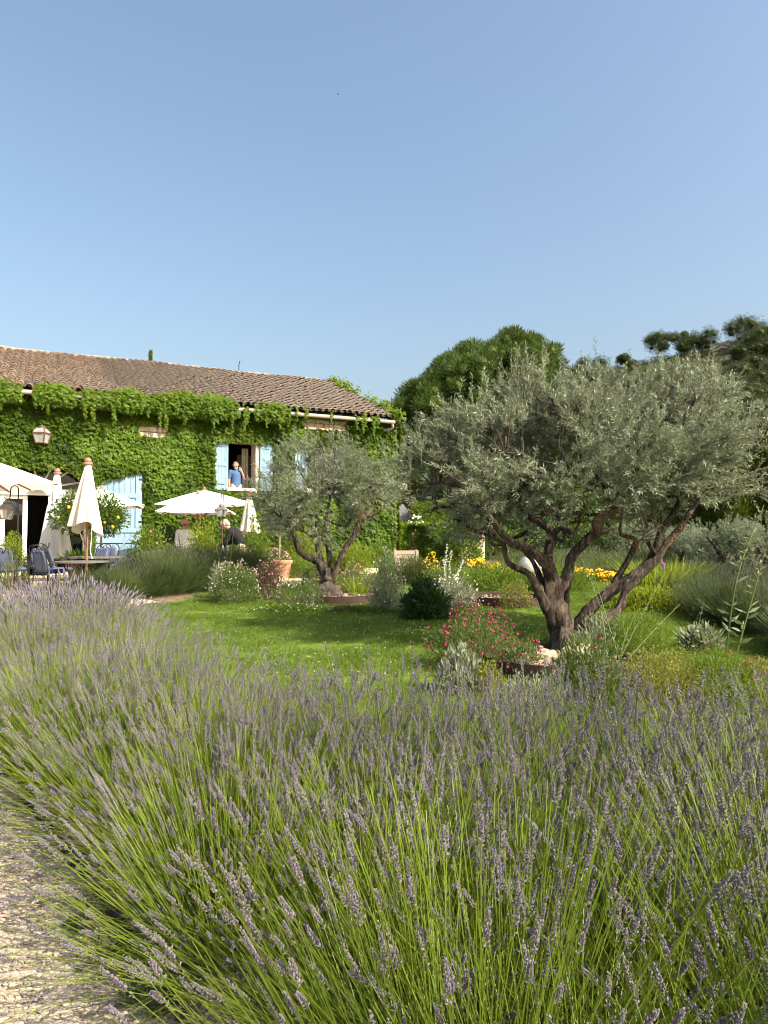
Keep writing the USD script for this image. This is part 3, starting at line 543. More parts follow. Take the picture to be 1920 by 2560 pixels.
# the thick fringe over the gutter
te_ = TZ(745, 1030, .6)[0]; n = 20000; t = T0 + (te_ - T0) * rng.random(n); k = meshkit.fbm(np.c_[t * 1.4, np.zeros(n), np.zeros(n)], 3, 3); keep = k > .27 + .22 * sstep(te_ - 2.5, te_, t) - .1 * (rng.random(n)); t, k = t[keep], k[keep]; n = len(t)
rr = .36 * rng.random(n) ** .5 * (.5 + k); an = rng.random(n) * 6.283
b = H(t, .45 + rr * np.cos(an) * .8, EAVE_Z - .12 + rr * np.sin(an) + .10 * (k - .4)); dd = nrm(np.array([0, 0, -.8]) + (np.cos(an)[:, None] * HN + np.sin(an)[:, None] * np.array([0, 0, 1.])) * .6 + .5 * rng.normal(size=(n, 3)))
part(ivy, 'eave_foliage', lobed(b, dd, nrm(HN + [0, 0, 1.0] + .4 * rng.normal(size=(n, 3))), .075 + .05 * rng.random(n), rng), M_ivyy, kind='stuff')
def tuft(cx, n, size, r, name):
    q = cx + rng.normal(size=(n, 3)) * r; part(ivy, name, lobed(q, nrm(rng.normal(size=(n, 3)) + [0, 0, -.3]), nrm(rng.normal(size=(n, 3)) * .5 + HN + [0, 0, 1]), size * (.7 + .6 * rng.random(n)), rng), M_ivyy, kind='stuff')
for x, y, s_, nn, rx in ((836, 966, slen * .94, 200, .17), (866, 975, slen * .76, 300, .18), (893, 990, slen * .6, 130, .14), (945, 1012, slen * .35, 130, .16), (968, 1028, slen * .18, 240, .16), (986, 1042, .2, 260, .14), (990, 1062, .0, 220, .13)):
    tt = TE - (TE - TR) * min(s_, slen) / slen; tuft(RF(tt + .1, s_, .1), nn, .10, np.array([rx, rx * .8, rx * .7]), 'verge_foliage')
def strand(px, py, L, seed):
    rng = R(seed); t, z = TZ(px, py, .62); L = L * 1.35; k = max(int(L / .035), 4); f = np.linspace(0, 1, k)
    c = H(t + .02 * np.sin(f * 5 + seed) , .62 + .03 * np.sin(f * 4), z + .1 - f * (L + .1)); rep = 5; q = np.repeat(c, rep, 0) + rng.normal(size=(k * rep, 3)) * (.032 - .012 * np.repeat(f, rep))[:, None]
    lf = lobed(q, nrm(rng.normal(size=q.shape) * .7 + [0, 0, -.8]), nrm(HN + rng.normal(size=q.shape) * .5), (.105 - .05 * np.repeat(f, rep)) * (.8 + .4 * rng.random(len(q))), rng)
    part(ivy, 'hanging_strand', lf, M_ivyy, kind='stuff')
for i, (x, y, L) in enumerate([(88, 985, .28), (98, 985, .22), (108, 983, .3), (122, 985, .42), (148, 985, .25), (214, 1015, .25), (232, 1018, .3), (285, 1025, .35), (356, 1008, .22), (372, 1008, .3), (402, 1015, .45), (416, 1018, .5), (444, 1005, .2), (462, 1012, .45), (478, 1010, .2), (466, 1020, .25), (535, 1025, .4), (543, 1025, .3), (565, 1022, .25), (580, 1026, .35), (612, 1028, .45), (620, 1028, .25), (640, 1022, .2), (667, 1025, .4), (678, 1024, .2), (700, 1028, .42), (722, 1030, .35), (766, 1030, .18), (829, 1038, .15), (893, 1045, .25), (908, 1045, .38), (913, 1045, .2), (934, 1048, .4), (945, 1048, .2), (4, 985, .3), (40, 978, .15)]): strand(x, y, L, 400 + i)
part(ivy, 'stems', tubes(np.stack([H(np.array([3.1, 3.5, 5.2, -1.2]), .06, ZG), H(np.array([3.3, 3.2, 5.0, -1.0]), .09, ZG + .9), H(np.array([2.9, 3.6, 5.2, -1.3]), .08, ZG + 2.0), H(np.array([3.2, 3.9, 4.9, -1.1]), .06, ZG + 3.2)], 1), np.array([[.04, .035, .03, .02]]), 6), M_vstem, kind='stuff')
# ---------------------------------------------------------------- trees
M_obark = bark('olive_bark', (.014, .011, .009), (.066, .050, .037), (.24, .205, .165), 15, lich=(.13, .10, .07))
M_lich = mat('orange_lichen', (.26, .11, .018), .95, .4, 18, col2=(.10, .055, .02), bump=.6, bscale=70)
M_ocut = mat('cut_wood', (.38, .27, .17), .9, .2, 8)
M_twig = mat('twig', (.19, .16, .12), .9, .2, 9)
M_olive = leafmat('olive_leaf', [(0, (.085, .112, .058)), (.35, (.185, .222, .130)), (.7, (.34, .38, .245)), (1, (.58, .61, .45))], .18, .42, .45, (.30, .36, .20))
M_fruit = mat('olive_blossom', (.50, .47, .24), .8, .2, 20)
def pix(lst, D):                                    # skeleton points: (px, py, depth offset, radius)
    return np.array([np.r_[P(a, b, D + c), r * .88] for a, b, c, r in lst])
def gnarl(line, rng, amp=.10, k=7, sides=16):
    q = smoothline(line, k); t = np.cumsum(np.r_[0, np.linalg.norm(np.diff(q[:, :3], axis=0), axis=1)])
    V, F = tubes(q[None, :, :3], q[None, :, 3], sides); c = np.repeat(q[:, :3], sides, 0); o = V - c; r = np.repeat(q[:, 3:], sides, 0)
    a = np.tile(np.arange(sides) * 2 * math.pi / sides, len(q)); tt = np.repeat(t, sides)
    k_ = .5 * np.sin(3 * a + 2.2 * tt + rng.random() * 6) + .5 * np.sin(5 * a - 3 * tt + 1) + .6 * np.sin(9 * a + 5 * tt) + 2.4 * (meshkit.noise(V * 11, int(rng.integers(99))) - .5)
    return c + o * (1 + amp * 1.6 * k_)[:, None], F
def twigs(centers, radii, n, rng, heart, tl=(.22, .5), lv=(.060, .0145), per=24, upw=.45, spires=()):
    """leafy twigs through the crown: a hanging or rising stem with pairs of narrow leaves"""
    w = radii ** 3 / (radii ** 3).sum(); s = rng.choice(len(centers), n, p=w)
    o = rnd_dirs(n, rng); b = centers[s] + o * (radii[s] * (.35 + .6 * rng.random(n) ** .6))[:, None]
    d = nrm(.55 * o + .6 * nrm(b - heart) + np.array([0, 0, upw]) + .45 * rng.normal(size=(n, 3))); L = tl[0] + (tl[1] - tl[0]) * rng.random(n) ** 1.5
    gp = meshkit.fbm(b * 1.5, 2, 77) + .10 * rng.random(n); kp = gp > np.quantile(gp, .34); b, d, L = b[kp], d[kp], L[kp]
    for c, L_ in spires:
        k = 5; b = np.vstack([b, c + rng.normal(size=(k, 3)) * [.06, .1, .08]]); d = np.vstack([d, nrm([0, 0, 1.] + 0.2 * rng.normal(size=(k, 3)))]); L = np.r_[L, L_ * (.6 + .5 * rng.random(k))]
    n = len(b); droop = rng.normal(size=(n, 3)) * .12 + [0, 0, -.10]; f = lambda t: b + d * (L * t)[:, None] + droop * (L * t * t)[:, None]
    st = tubes(np.stack([f(0), f(.5), f(1)], 1), np.array([[.004, .003, .0015]]), 3, False)
    pt, dr = [], []
    for k in range(per):
        t = .1 + .9 * (k // 2) / (per / 2 - .5); q = f(t); ax = nrm(d + droop * 2 * t); u = nrm(np.cross(ax, [.3, .5, .81])); v = np.cross(ax, u); an = (k // 2) * 1.57 + (k % 2) * math.pi + .5 * rng.normal(size=n)
        sdir = u * np.cos(an)[:, None] + v * np.sin(an)[:, None]; pt.append(q); dr.append(nrm(sdir * .75 + ax * .75 + .15 * rng.normal(size=(n, 3))))
    pt, dr = np.vstack(pt), np.vstack(dr); m = len(pt); keep = rng.random(m) < .93
    return st, leaves(pt[keep], dr[keep], lv[0] * (.7 + .6 * rng.random(keep.sum())), lv[1] * (.8 + .4 * rng.random(keep.sum())), rng)
def limbs(starts, centers, radii, rng, r0=.03):
    """secondary branches from the limb ends to the heart of every clump, and twigs out from there"""
    ls = []
    for c, r in zip(centers, radii):
        a = starts[np.argmin(np.linalg.norm(starts - c, axis=1) + .8 * np.maximum(starts[:, 2] - c[2], 0))]
        m = (a + c) / 2 + rng.normal(size=3) * .10 - [0, 0, .06]
        ls.append(tube(np.array([np.r_[a, r0], np.r_[m, r0 * .8], np.r_[c, r0 * .5]]), sides=6))
        for _ in range(7):
            e = c + rnd_dirs(1, rng)[0] * r * .85; e[2] += .1; mm = (c + e) / 2 + rng.normal(size=3) * .05
            ls.append(tube(np.array([np.r_[c + (a - c) * .25 * rng.random(), r0 * .45], np.r_[mm, r0 * .3], np.r_[e, .004]]), sides=4, k=3))
    return merge(ls)
# --- the large olive
D1 = 9.2; rng = R(51); base = G(1420, 1636)
big = thing('olive_tree', 'large old olive tree with leaning forked limbs rising from a rusty steel ring', 'olive tree', base)
part(big, 'trunk', gnarl(np.vstack([np.r_[base - [0, 0, .25], .33], np.r_[base + [0, 0, .02], .235], pix([(1408, 1590, 0, .185), (1394, 1545, 0, .165), (1385, 1500, 0, .15), (1382, 1465, 0, .135), (1379, 1440, 0, .11)], D1)]), rng, .13, 6, 18), M_obark, smooth=60)
L = {
 'A': [(1379, 1445, 0, .10), (1370, 1415, -.1, .085), (1352, 1396, -.15, .075), (1325, 1374, -.2, .068), (1283, 1359, -.3, .06), (1255, 1333, -.35, .052), (1226, 1297, -.4, .048), (1209, 1277, -.4, .045), (1189, 1279, -.45, .03), (1160, 1282, -.5, .008)],
 'A2': [(1212, 1280, -.4, .04), (1198, 1262, -.4, .032), (1186, 1240, -.4, .026), (1150, 1215, -.3, .018)],
 'B': [(1372, 1530, -.02, .085), (1362, 1508, -.08, .07), (1345, 1478, -.12, .06), (1334, 1452, -.15, .056), (1317, 1431, -.15, .05), (1283, 1416, -.2, .045), (1266, 1396, -.2, .04), (1256, 1358, -.2, .032), (1229, 1341, -.2, .028), (1225, 1308, -.2, .02), (1235, 1262, -.1, .012)],
 'B2': [(1352, 1482, -.1, .05), (1348, 1440, .1, .045), (1330, 1400, .25, .035), (1312, 1376, .3, .03), (1318, 1330, .4, .02)],
 'C': [(1372, 1430, 0, .085), (1369, 1400, .1, .072), (1372, 1372, .2, .065), (1379, 1334, .3, .055), (1348, 1304, .3, .05), (1325, 1293, .3, .042), (1307, 1272, .25, .034), (1298, 1245, .2, .025)],
 'C2': [(1380, 1336, .3, .045), (1405, 1318, .2, .042), (1428, 1334, .1, .036)],
 'D': [(1392, 1478, 0, .10), (1413, 1452, 0, .088), (1422, 1425, 0, .08), (1427, 1398, 0, .075), (1441, 1377, -.05, .07), (1468, 1350, -.1, .07), (1492, 1330, -.15, .07), (1494, 1303, -.2, .064), (1536, 1272, -.25, .056), (1570, 1249, -.3, .05), (1573, 1222, -.3, .045), (1550, 1190, -.3, .03), (1530, 1150, -.2, .02)],
 'D2': [(1572, 1232, -.3, .042), (1600, 1190, -.35, .036), (1640, 1165, -.3, .028), (1700, 1150, -.2, .015)],
 'D3': [(1490, 1332, -.15, .05), (1520, 1324, -.2, .03), (1526, 1312, -.2, .012)],
 'E': [(1434, 1640, .05, .16), (1428, 1600, .05, .12), (1442, 1568, .05, .10), (1466, 1531, 0, .092), (1503, 1497, 0, .085), (1536, 1469, 0, .08), (1575, 1447, .05, .072), (1614, 1415, .1, .064), (1638, 1381, .15, .056), (1652, 1334, .2, .05), (1677, 1293, .3, .045), (1702, 1245, .3, .035), (1720, 1190, .3, .02)],
 'E2': [(1430, 1604, -.05, .09), (1452, 1574, -.12, .08), (1480, 1557, -.2, .075), (1525, 1539, -.25, .068), (1550, 1516, -.25, .062), (1564, 1478, -.25, .056), (1600, 1441, -.3, .052), (1638, 1403, -.3, .048), (1667, 1359, -.3, .045), (1699, 1321, -.3, .042), (1726, 1280, -.3, .036), (1760, 1235, -.25, .024), (1800, 1190, -.2, .014)],
 'E3': [(1535, 1462, 0, .055), (1553, 1428, .1, .046), (1576, 1387, .15, .04), (1588, 1350, .2, .036), (1552, 1336, .2, .026), (1553, 1296, .25, .02), (1560, 1250, .3, .012)],
 'E4': [(1640, 1390, .1, .035), (1625, 1365, .0, .03), (1618, 1352, -.05, .026)],
 'F': [(1418, 1580, .12, .085), (1414, 1540, .12, .07), (1414, 1495, .1, .062), (1418, 1458, .03, .055)]}
ends = []
for k, v in L.items():
    q = pix(v, D1); part(big, 'limb', gnarl(q, rng, .09), M_obark, smooth=60)
    if len(v) > 2: ends += [q[-1, :3], q[-2, :3], q[-4 if len(q) > 4 else 0, :3]]
def lichen(k, i0, i1):                              # orange lichen crusting parts of the limbs
    q = smoothline(pix(L[k], D1), 6)[i0 * 6:i1 * 6]; n = 130; s = rng.integers(0, len(q), n); o = rnd_dirs(n, rng); o[:, 1] -= .5; o = nrm(o)
    part(big, 'lichen', blobs_mesh(q[s, :3] + o * (q[s, 3:] * (1.0 + .12 * rng.random((n, 1)))) + rng.normal(size=(n, 3)) * 0.012, .004 + .007 * rng.random((n, 1)) * [1, 1, 1], rng, 0, .6), M_lich, kind='stuff')
lichen('D', 6, 8); lichen('D', 8, 10); lichen('E3', 2, 4); lichen('E2', 8, 10)
cl = np.array([(1075, 1170, 0, .42), (1050, 1110, .2, .34), (1120, 1240, -.2, .38), (1150, 1060, .3, .46), (1180, 1180, -.5, .46), (1210, 1270, .2, .36), (1240, 1020, -.1, .42), (1270, 1110, -.6, .5), (1300, 970, .2, .42), (1310, 1200, .5, .48), (1360, 950, -.1, .4), (1380, 1060, .5, .5), (1400, 1150, -.8, .5), (1370, 1270, .6, .4), (1450, 1000, -.3, .42), (1500, 1080, .6, .5), (1480, 1210, -.6, .46), (1500, 950, .2, .4), (1570, 1000, -.2, .46), (1590, 1120, -.8, .5), (1560, 1200, .6, .42), (1650, 950, .3, .42), (1660, 1050, .5, .5), (1680, 1150, -.5, .46), (1720, 960, -.1, .40), (1760, 1050, -.4, .46), (1780, 960, .2, .36), (1780, 1150, .4, .44), (1840, 1040, .2, .38), (1850, 1120, -.2, .42), (1800, 1190, 0, .32), (1880, 1170, .2, .34), (1905, 1090, .1, .34), (1740, 1195, -.3, .30), (1150, 1290, .5, .24), (1450, 1290, .5, .28), (1110, 1130, .6, .4), (1230, 1180, .8, .4), (1600, 1060, 1.0, .5), (1430, 1100, 1.1, .5), (1700, 1090, 1.1, .45), (1330, 1080, 1.1, .45), (1085, 1255, .3, .26), (1150, 1290, -.2, .24), (1215, 1300, .7, .28), (1400, 1285, .9, .3), (1480, 1275, .7, .3), (1640, 1240, .8, .3)])
cl[:, 1] += np.where(cl[:, 1] < 1060, 58, 14) + np.where((cl[:, 0] < 1250) & (cl[:, 1] < 1200), 26, 0); cc = np.array([P(a, b, D1 + c) for a, b, c, _ in cl]); heart = P(1450, 1250, D1)
part(big, 'branches', limbs(np.array(ends), cc, cl[:, 3], rng), M_obark, kind='stuff')
sp_ = [(P(a, b + 45, D1 + dd), h * 1.55) for a, b, dd, h in ((1320, 920, 0, .4), (1340, 940, .2, .35), (1520, 950, .1, .3), (1560, 960, 0, .28), (1650, 930, .1, .34), (1715, 915, .1, .3), (1770, 920, 0, .34), (1800, 950, .1, .3), (1835, 985, 0, .3), (1145, 1025, 0, .3), (1080, 1060, .1, .26), (1020, 1130, 0, .26), (1385, 950, 0, .3), (1295, 935, .1, .42), (1355, 915, 0, .45), (1270, 990, .2, .35), (1490, 935, .1, .24), (1508, 940, 0, .24), (1680, 925, .2, .34), (1700, 900, 0, .25), (1785, 930, .1, .42), (1730, 920, 0, .3), (1060, 1070, .1, .3), (1040, 1110, 0, .3), (1190, 985, 0, .36), (1100, 1045, .1, .34), (1885, 1040, .1, .4), (1905, 1035, .1, .3), (1610, 935, 0, .3), (1420, 955, .1, .35), (1230, 960, .1, .35))]
st, lf = twigs(cc, cl[:, 3], 6900, rng, heart, (.14, .42), spires=sp_)
part(big, 'twigs', st, M_twig, kind='stuff'); part(big, 'crown', lf, M_olive, kind='stuff')
n = 1500; s = rng.integers(0, len(cc), n); s = s[cl[s, 0] > 1380]; part(big, 'blossom', blobs_mesh(cc[s] + rnd_dirs(len(s), rng) * (cl[s, 3] * (.5 + .5 * rng.random(len(s))))[:, None], .006, rng, 0), M_fruit, kind='stuff')
bs = []
for x0, y0, x1, y1 in ((1560, 1290, 1640, 1330), (1600, 1350, 1650, 1290), (1610, 1340, 1580, 1270), (1650, 1330, 1610, 1260), (1580, 1330, 1660, 1300), (1300, 1240, 1240, 1150)):   # bare sticks under the crown
    for _ in range(5): a, b = P(x0, y0, D1 + .3 * rng.random()), P(x1, y1, D1 + .3 * rng.normal()) + rng.normal(size=3) * .15; bs.append(tube(np.array([np.r_[a, .006], np.r_[(a + b) / 2 + rng.normal(size=3) * .06, .005], np.r_[b, .002]]), sides=4, k=3))
part(big, 'dry_sticks', merge(bs), M_twig, kind='stuff')
# --- the smaller olive before the house
D2 = 15.4; rng = R(52); base = G(820, 1500)
sm = thing('olive_tree', 'smaller olive tree with a twisted dark trunk in front of the house corner', 'olive tree', base)
part(sm, 'trunk', gnarl(np.vstack([np.r_[base - [0, 0, .25], .36], np.r_[base + [0, 0, .03], .26], pix([(824, 1480, 0, .20), (822, 1460, 0, .17), (820, 1440, 0, .16), (818, 1420, 0, .14)], D2)]), rng, .16, 6, 16), M_obark, smooth=60)
L2 = [[(812, 1430, 0, .12), (799, 1408, 0, .10), (783, 1399, 0, .085), (764, 1390, -.1, .08), (747, 1376, -.1, .075), (737, 1342, -.2, .06), (728, 1328, -.2, .05), (715, 1300, -.2, .03)],
      [(812, 1425, .05, .09), (802, 1400, .1, .075), (795, 1370, .1, .065), (797, 1340, .1, .055), (785, 1290, .1, .03)],
      [(820, 1425, .1, .09), (823, 1400, .2, .07), (819, 1366, .3, .06), (808, 1345, .3, .05), (815, 1300, .3, .04), (826, 1240, .2, .025)],
      [(824, 1445, -.05, .10), (836, 1435, -.1, .085), (845, 1410, -.1, .075), (860, 1376, -.1, .068), (884, 1341, -.15, .06), (898, 1305, -.2, .055), (914, 1290, -.2, .05), (940, 1260, -.1, .03)],
      [(912, 1292, -.2, .04), (935, 1285, -.2, .028), (960, 1265, -.1, .015)]]
ends = []
for v in L2: q = pix(v, D2); part(sm, 'limb', gnarl(q, rng, .10), M_obark, smooth=60); ends += [q[-1, :3], q[-2, :3]]
part(sm, 'lichen', blobs_mesh(P(898, 1305, D2 - .2) + rng.normal(size=(40, 3)) * [.05, .05, .12], .010, rng, 0, .6), M_lich, kind='stuff')
cl = np.array([(690, 1215, 0, .42), (680, 1275, .2, .38), (720, 1320, -.2, .3), (740, 1160, .2, .46), (760, 1240, -.5, .5), (800, 1110, .1, .32), (840, 1120, -.1, .4), (810, 1190, .5, .5), (860, 1180, -.4, .48), (850, 1260, .4, .46), (900, 1160, .2, .42), (920, 1230, -.3, .48), (960, 1190, .1, .38), (960, 1250, .2, .34), (800, 1290, -.4, .40), (760, 1330, .2, .28), (820, 1330, -.3, .24), (880, 1300, .3, .3), (650, 1240, .1, .25)])
cc = np.array([P(a, b, D2 + c) for a, b, c, _ in cl]); heart = P(820, 1280, D2)
part(sm, 'branches', limbs(np.array(ends), cc, cl[:, 3], rng, .026), M_obark, kind='stuff')
st, lf = twigs(cc, cl[:, 3], 2500, rng, heart, (.2, .45), (.065, .015), 20, spires=[(P(a, b, D2), h) for a, b, h in ((780, 1110, .35), (865, 1105, .3), (835, 1095, .2), (740, 1120, .3), (960, 1140, .3), (985, 1160, .25))])
part(sm, 'twigs', st, M_twig, kind='stuff'); part(sm, 'crown', lf, M_olive, kind='stuff')
# --- small round olives at the right
def round_olive(px, py, D, r, label, seed, trunk=True):
    rng = R(seed); b = P(px, py, D); b[2] = gz(b[0], b[1]); t = thing('olive_tree', label, 'olive tree', b, group=None)
    h = np.array([0, 0, 1.0]); top = b + h * .6
    part(t, 'trunk', gnarl(np.array([np.r_[b, .13], np.r_[b + h * .3, .11], np.r_[top, .10]]), rng, .12), M_obark, smooth=60)
    for a in range(4): e = top + np.array([.55 * math.cos(a * 1.7), .4 * math.sin(a * 1.7), .6]); part(t, 'limb', tube(np.array([np.r_[b + h * .4, .07], np.r_[(top + e) / 2, .05], np.r_[e, .03]])), M_obark, smooth=60)
    c = b + h * (.28 + r * .62); o = rnd_dirs(16, rng); cen = c + o * [r * .62, r * .62, r * .30]; st, lf = twigs(cen, np.full(16, r * .48), 1500, rng, c - h * .3, (.15, .35), (.07, .02), 18)
    part(t, 'crown', lf, M_olive, kind='stuff')
round_olive(1705, 1445, 25, .95, 'clipped round olive behind the yellow green iris clump', 61)
round_olive(1806, 1452, 23, 1.15, 'broad round olive with a stubby dark trunk above the right lavender hedge', 62)
round_olive(1915, 1465, 22, 1.1, 'round olive cut off by the right edge of the photo', 63)
round_olive(1590, 1430, 33, 1.2, 'distant grey olive seen between the limbs of the large olive', 64)
# --- umbrella pine and other dark trees
M_pine = leafmat('pine_needle', [(0, (.026, .050, .008)), (.5, (.072, .112, .013)), (1, (.17, .21, .026))], .18, .55, .2, (.11, .17, .015))
M_pined = leafmat('hill_pine_needle', [(0, (.028, .044, .014)), (.5, (.062, .080, .026)), (1, (.125, .14, .045))], .12, .6, .2)
M_pbark = bark('pine_bark', (.030, .022, .019), (.085, .058, .045), (.15, .105, .08), 7)
def needle_lumps(c, r, per, L, w, rng, up=.5):
    n = len(c) * per; s = np.repeat(np.arange(len(c)), per); o = rnd_dirs(n, rng); rr = r[s] * (.55 + .45 * rng.random(n))
    return leaves(c[s] + o * rr[:, None] * [1, 1, .8], nrm(o + [0, 0, up] + .35 * rng.normal(size=(n, 3))), L * (.6 + .7 * rng.random(n)), w, rng)
rng = R(71); D3 = 40.0
outline = Polygon([(958, 1010), (985, 985), (1020, 960), (1045, 925), (1075, 900), (1120, 880), (1160, 855), (1200, 845), (1235, 830), (1290, 822), (1340, 835), (1375, 828), (1392, 855), (1412, 890), (1416, 940), (1400, 980), (1380, 1050), (1300, 1090), (1150, 1110), (1010, 1100), (960, 1060)])
pc, pr = [], []
for x, y in inside([tuple(q) for q in outline.buffer(-14).exterior.coords], 340, rng):
    e = outline.exterior.distance(Point(x, y)); dep = 4.2 * min(1, (e / 90) ** .6); pc.append(P(x, y, D3 + (2 * rng.random() - 1) * dep)); pr.append(.42 + .42 * min(e / 60, 1) * rng.random())
pc, pr = np.array(pc), np.array(pr); pb = P(1195, 1415, D3); pb[2] = .34
pine = thing('umbrella_pine', 'big umbrella pine with a billowing dark green crown behind the house', 'pine tree', pb)
tr_ = np.vstack([np.r_[pb, .48], np.r_[P(1192, 1330, D3), .40], np.r_[P(1188, 1240, D3), .36], np.r_[P(1185, 1120, D3), .30]])
part(pine, 'trunk', gnarl(tr_, rng, .05), M_pbark, smooth=60)
for a, b in ((1060, 1040), (1130, 990), (1210, 960), (1290, 980), (1350, 1000), (1250, 920)): part(pine, 'limb', tube(np.vstack([np.r_[P(1187, 1170, D3), .18], np.r_[P((a + 1187) / 2, b + 70, D3 + rng.normal()), .13], np.r_[P(a, b, D3 + rng.normal()), .06]])), M_pbark, smooth=60)
part(pine, 'crown', merge([needle_lumps(pc, pr, 330, .30, .035, rng, .7), blobs_mesh(pc, pr[:, None] * .55, rng, 1)]), M_pine, kind='stuff')
# --- trees beyond the garden
def bushy(name, label, cat, b, h, r, mats, seed, trunk=.25, clump=10, per=170, leaf=(.30, .09), base_h=.12, flat=.8, group=None, bare=False, cf=(.36, .18), core=.6):
    """a tree as trunk, limbs and a crown of leafy clumps"""
    rng = R(seed); b = np.asarray(b, float); t = thing(name, label, cat, b, group=group); H0 = h * base_h
    c = b + np.array([0, 0, H0 + (h - H0) * .5]); o = rnd_dirs(clump, rng); ext = np.array([r, r, (h - H0) * .5]); cr = r * (cf[0] + cf[1] * rng.random(clump))
    cen = c + o * (ext - cr.mean() * (.8 if not bare else .35)).clip(.1) * (.45 + .55 * rng.random((clump, 1)) ** .5)
    part(t, 'trunk', gnarl(np.array([np.r_[b - [0, 0, .1], trunk], np.r_[b + [.02, 0, H0 * .6 + .2], trunk * .8], np.r_[c + [0, 0, -.1 * h], trunk * .55]]), rng, .07, 4, 8), mats[1], smooth=60)
    if bare: part(t, 'limbs', merge([tube(np.array([np.r_[c - [0, 0, .25 * h], trunk * .5], np.r_[(c + e) / 2, trunk * .3], np.r_[e, .03]]), sides=5, k=3) for e in cen]), mats[1], kind='stuff')
    n = clump * per; s = np.repeat(np.arange(clump), per); oo = rnd_dirs(n, rng); rr = cr[s] * (.45 + .65 * rng.random(n)) * (.75 + .6 * meshkit.noise(oo * 2.4 + s[:, None], seed))
    lf = leaves(cen[s] + oo * rr[:, None] * [1, 1, flat], nrm(oo + [0, 0, .35] + .6 * rng.normal(size=(n, 3))), leaf[0] * (.6 + .8 * rng.random(n)), leaf[1], rng)
    part(t, 'crown', merge([lf, blobs_mesh(cen, np.stack([cr * core] * 2 + [cr * core * flat], 1), rng, 1)]), mats[0], kind='stuff'); return t
def at(px, py, D, z=None):
    q = P(px, py, D); q[2] = float(gz(q[0], q[1])) if z is None else z; return q
M_dk = leafmat('dark_evergreen', [(0, (.016, .032, .008)), (.5, (.035, .062, .012)), (1, (.075, .105, .020))], .15, .5, .25)
M_md = leafmat('mid_green', [(0, (.04, .075, .012)), (.5, (.085, .135, .018)), (1, (.16, .21, .03))], .25, .5, .25)
for i, (px, D, h, r, m, lab) in enumerate([(1010, 36, 8.2, 2.2, M_dk, 'dark evergreen tree right behind the house corner'), (1085, 38, 7.4, 2.4, M_dk, 'dark evergreen tree behind the clipped hedge block'), (1160, 44, 8, 3, M_dk, 'shadowy tree left of the umbrella pine trunk'), (1260, 46, 7, 3, M_dk, 'dark round tree behind the trunk of the large olive'), (1350, 48, 6.5, 2.8, M_dk, 'dark tree behind the fork of the large olive'), (1430, 50, 5.5, 2.4, M_md, 'mid green tree behind the yellow flowers'), (1500, 52, 6.5, 2.8, M_dk, 'dark tree behind the right limbs of the large olive'), (1580, 50, 6, 2.6, M_dk, 'dark tree left of the row of cypresses')]):
    bushy('evergreen_tree', lab, 'tree', at(px, 1400, D), h, r, (m, M_pbark), 500 + i, .25, 14, 260, (.28, .10))
M_pcyp = leafmat('cypress_spray', [(0, (.04, .065, .008)), (.5, (.12, .155, .016)), (1, (.26, .29, .035))], .15, .6, .2)
def cypress(px, D, h, r, label, seed, z=None):
    rng = R(seed); b = at(px, 1400, D, z); t = thing('cypress', label, 'cypress tree', b)
    part(t, 'trunk', tube(np.array([np.r_[b, .12], np.r_[b + [0, 0, h * .5], .08], np.r_[b + [0, 0, h * .9], .02]])), M_pbark)
    n = 4600; f = rng.random(n) ** .8; a = rng.random(n) * 6.283; prof = r * np.interp(f, [0, .08, .35, .7, 1], [.55, .85, 1, .72, .05]); lump = 1 + .35 * (meshkit.fbm(np.c_[np.cos(a) * 2.2, np.sin(a) * 2.2, f * 5], 3, seed) - .5)
    rr = prof * lump * (.75 + .25 * rng.random(n) ** .5); q = b + np.c_[rr * np.cos(a), rr * np.sin(a), .1 + f * h]
    part(t, 'crown', merge([leaves(q, nrm(np.c_[np.cos(a) * .35, np.sin(a) * .35, np.full(n, 1.)] + .22 * rng.normal(size=(n, 3))), .22 + .14 * rng.random(n), .07, rng), lathe([(.02, b[2] + .1)] + [(r * .72 * p, b[2] + .1 + h * z_) for p, z_ in ((.6, .02), (1, .35), (.7, .7), (.1, .97))], 10, (b[0], b[1], 0))]), M_pcyp, kind='stuff')
for i, (px, D, h, r, lab) in enumerate([(1640, 40, 6.0, .62, 'slim cypress at the left end of the row'), (1690, 40, 6.4, .6, 'cypress seen behind the leaning right limb of the olive'), (1738, 39, 6.0, .55, 'cypress with a sunlit right edge, third of the row'), (1785, 38, 5.6, .5, 'narrow cypress left of the widest one in the row'), (1843, 36, 6.2, .78, 'widest sunlit cypress of the row above the round olives'), (1905, 36, 6.4, .8, 'dark cypress at the right edge of the photo'), (1955, 35, 6.2, .7, 'cypress cut off by the right edge')]): cypress(px, D, h, r, lab, 540 + i)
q = P(370, 918, 60); cypress(371, 60, q[2] + .85, .42, 'lone cypress tip showing above the roof ridge', 560, .34)
